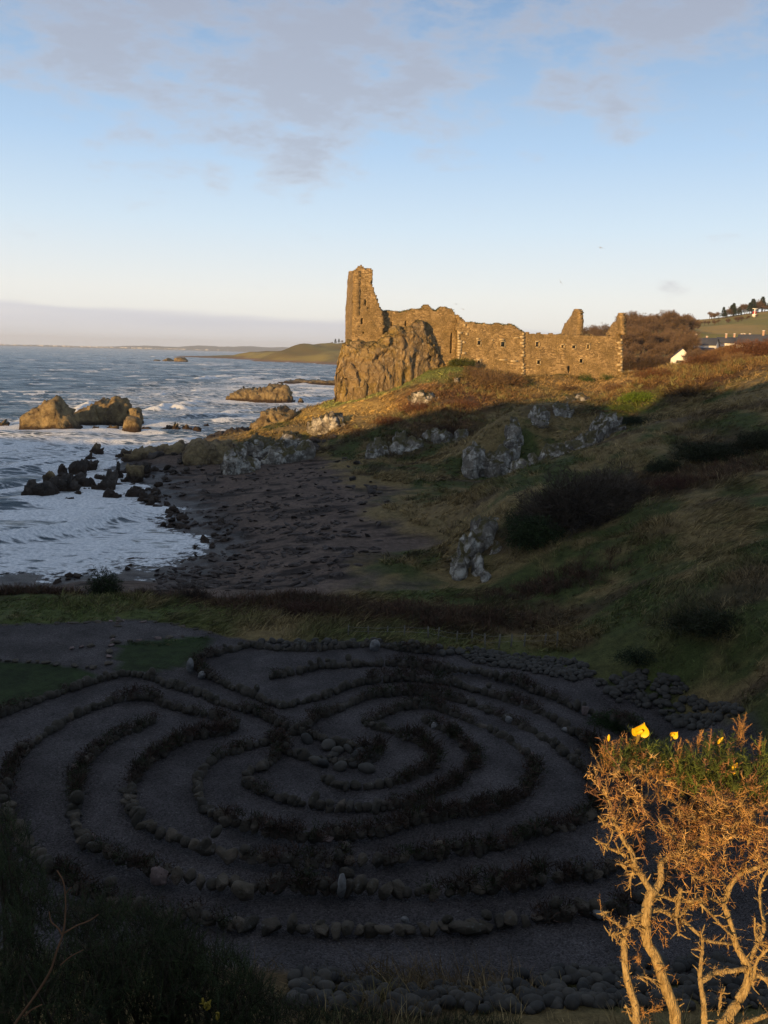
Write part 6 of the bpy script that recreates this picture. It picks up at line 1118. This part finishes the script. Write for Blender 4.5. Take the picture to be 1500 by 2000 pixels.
def flower(px, py, d, s, tilt=0.):
    c = PD(px, py+s*FPX*.5/d*.4, d); up = np.array([0, 0, 1.]); toc = -F0
    mb = MB(); petal(mb, c, up*1+RV*(.25+tilt)+toc*.1, toc, s, s*1.05, .25); petal(mb, c, up*.65+RV*(.9+tilt), toc, s*.75, s*.55, -.3); petal(mb, c, up*.6-RV*(.55-tilt)+toc*.3, toc, s*.7, s*.5, -.3); petal(mb, c, up*.5+RV*.35+toc*.9, up, s*.6, s*.5, .5)
    f = mb.build('flower', m_petal, gorse, c, smooth=True); mb = MB()
    mb.tube([c-up*s*.55-RV*s*.1, c-up*s*.2, c+up*s*.12], [s*.05, s*.12, s*.16], 8, C=np.array([.20, .14, .03]), seg=3); q = mb.build('calyx', m_spine, None, c); q.parent = f; q.location = (0, 0, 0); return f
flower(1247, 1430, 2.9, .056); flower(1312, 1436, 3.05, .030, .6); 
def bud(px, py, d, s, lean):
    c = PD(px, py, d); mb = MB(); a = unit(np.array([0, 0, 1.])+RV*lean); mb.tube([c-a*s*.6, c-a*s*.2, c+a*s*.25, c+a*s*.6], [s*.10, s*.24, s*.22, s*.05], 8, seg=3); mb.build('flower_bud', m_petal, gorse, c, smooth=True)
bud(1189, 1441, 2.92, .022, 0); bud(1407, 1446, 3.0, .026, .7); bud(1434, 1497, 2.98, .030, .7); bud(1433, 1510, 2.99, .02, 1.2)

# dark gorse on the bank at the lower left
m_dk = m_vcol('dark_gorse', .8, .2, 10, 40, .1)
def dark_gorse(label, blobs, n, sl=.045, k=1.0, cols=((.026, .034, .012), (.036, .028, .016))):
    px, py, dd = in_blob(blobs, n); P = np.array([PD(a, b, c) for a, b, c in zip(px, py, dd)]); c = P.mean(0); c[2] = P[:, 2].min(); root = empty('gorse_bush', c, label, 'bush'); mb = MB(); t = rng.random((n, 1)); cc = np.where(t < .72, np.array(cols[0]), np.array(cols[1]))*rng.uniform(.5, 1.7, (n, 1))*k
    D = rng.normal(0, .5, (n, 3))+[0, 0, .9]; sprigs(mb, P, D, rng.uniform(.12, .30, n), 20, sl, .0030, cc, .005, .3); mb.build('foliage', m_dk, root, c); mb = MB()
    for _ in range(14): q = P[rng.integers(n)]; mb.tube([c+rng.normal(0, .15, 3)-[0, 0, .6], lerp(c, q, .5)+rng.normal(0, .06, 3), q], [.03, .02, .006], 6, C=np.array([.05, .036, .024]), seg=3)
    mb.build('stem', m_twig, root, c); return root
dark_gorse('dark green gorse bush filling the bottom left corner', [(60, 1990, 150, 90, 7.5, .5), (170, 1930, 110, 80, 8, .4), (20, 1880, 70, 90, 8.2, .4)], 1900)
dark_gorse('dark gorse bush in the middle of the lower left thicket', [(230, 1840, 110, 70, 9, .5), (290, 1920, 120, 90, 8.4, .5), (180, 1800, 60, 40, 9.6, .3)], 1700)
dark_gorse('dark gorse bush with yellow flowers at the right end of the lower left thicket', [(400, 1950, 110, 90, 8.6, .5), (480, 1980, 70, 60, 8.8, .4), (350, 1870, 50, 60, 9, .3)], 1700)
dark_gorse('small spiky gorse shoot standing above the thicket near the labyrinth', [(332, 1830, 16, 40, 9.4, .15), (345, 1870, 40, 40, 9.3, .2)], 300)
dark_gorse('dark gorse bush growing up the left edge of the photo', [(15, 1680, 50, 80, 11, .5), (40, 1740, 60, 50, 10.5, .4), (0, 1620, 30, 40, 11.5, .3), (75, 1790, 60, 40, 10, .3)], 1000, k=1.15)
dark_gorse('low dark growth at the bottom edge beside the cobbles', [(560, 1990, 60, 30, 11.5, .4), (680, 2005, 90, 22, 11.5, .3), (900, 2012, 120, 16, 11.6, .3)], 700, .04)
twig = empty('dead_sapling', PD(30, 2000, 6.0), 'thin forked leafless reddish twig rising at the bottom left', 'sapling')
for p, r0, r1, nm in (([(10, 2040), (30, 1999), (70, 1943), (98, 1897), (110, 1860), (122, 1827), (127, 1795), (128, 1761), (124, 1724), (112, 1701)], 2.7, 1.2, 'stem'), ([(122, 1828), (113, 1812), (100, 1800), (96, 1781)], 1.8, 1.0, 'twig'), ([(124, 1823), (150, 1808), (175, 1798), (192, 1786)], 1.9, .9, 'twig'), ([(48, 1985), (62, 1972), (82, 1962)], 2, 1.2, 'twig'), ([(118, 1885), (138, 1868), (163, 1855)], 1.3, .8, 'twig'), ([(128, 1745), (134, 1738), (140, 1733)], 1.2, .7, 'twig')):
    mb = MB(); mb.tube(np.array([PD(a, b, 6.0) for a, b in p]), np.linspace(r0, r1, len(p))/FPX*6, 7, seg=4, C=np.array([.16, .08, .042])); mb.build(nm, m_twig, twig, np.array(twig.location))
m_petal_d = m_simple('small_gorse_petal', (.22, .16, .02), .1)
for i, (px_, py_) in enumerate(((405, 1972), (398, 1968), (425, 1990))):
    mb = MB(); c = PD(px_, py_, 7.4); [mb.tube([c+rng.normal(0, .01, 3), c+rng.normal(0, .02, 3)+[0, 0, .03], c+rng.normal(0, .02, 3)+[0, 0, .05]], [.006, .012, .004], 6, seg=2) for _ in range(3)]; tag(mb.build('gorse_flower', m_petal_d, None, c), ('yellow flower in the dark bottom left gorse, '+('right one of a pair', 'left one of a pair', 'lowest of the three')[i]), 'flower')

# ---------------------------------------------------------------- the air
def haze():
    x0, x1, y0, y1, z0, z1 = -16000, 9000, -400, 15500, -30, 175
    V = [[x, y, z] for x in (x0, x1) for y in (y0, y1) for z in (z0, z1)]; F = np.array([[0, 1, 3, 2], [4, 6, 7, 5], [0, 4, 5, 1], [2, 3, 7, 6], [0, 2, 6, 4], [1, 5, 7, 3]])
    m = bpy.data.materials.new('haze'); m.use_nodes = True; N = m.node_tree.nodes; N.remove(N['Principled BSDF']); v = N.new('ShaderNodeVolumePrincipled'); v.inputs['Color'].default_value = (.85, .90, 1, 1); v.inputs['Density'].default_value = 7e-5; v.inputs['Anisotropy'].default_value = .1
    m.node_tree.links.new(v.outputs[0], N['Material Output'].inputs['Volume']); o = mesh('haze', V, F, m); tag(o, 'thin sea haze lying over the bay and the far shore', 'haze', kind='stuff')
haze()
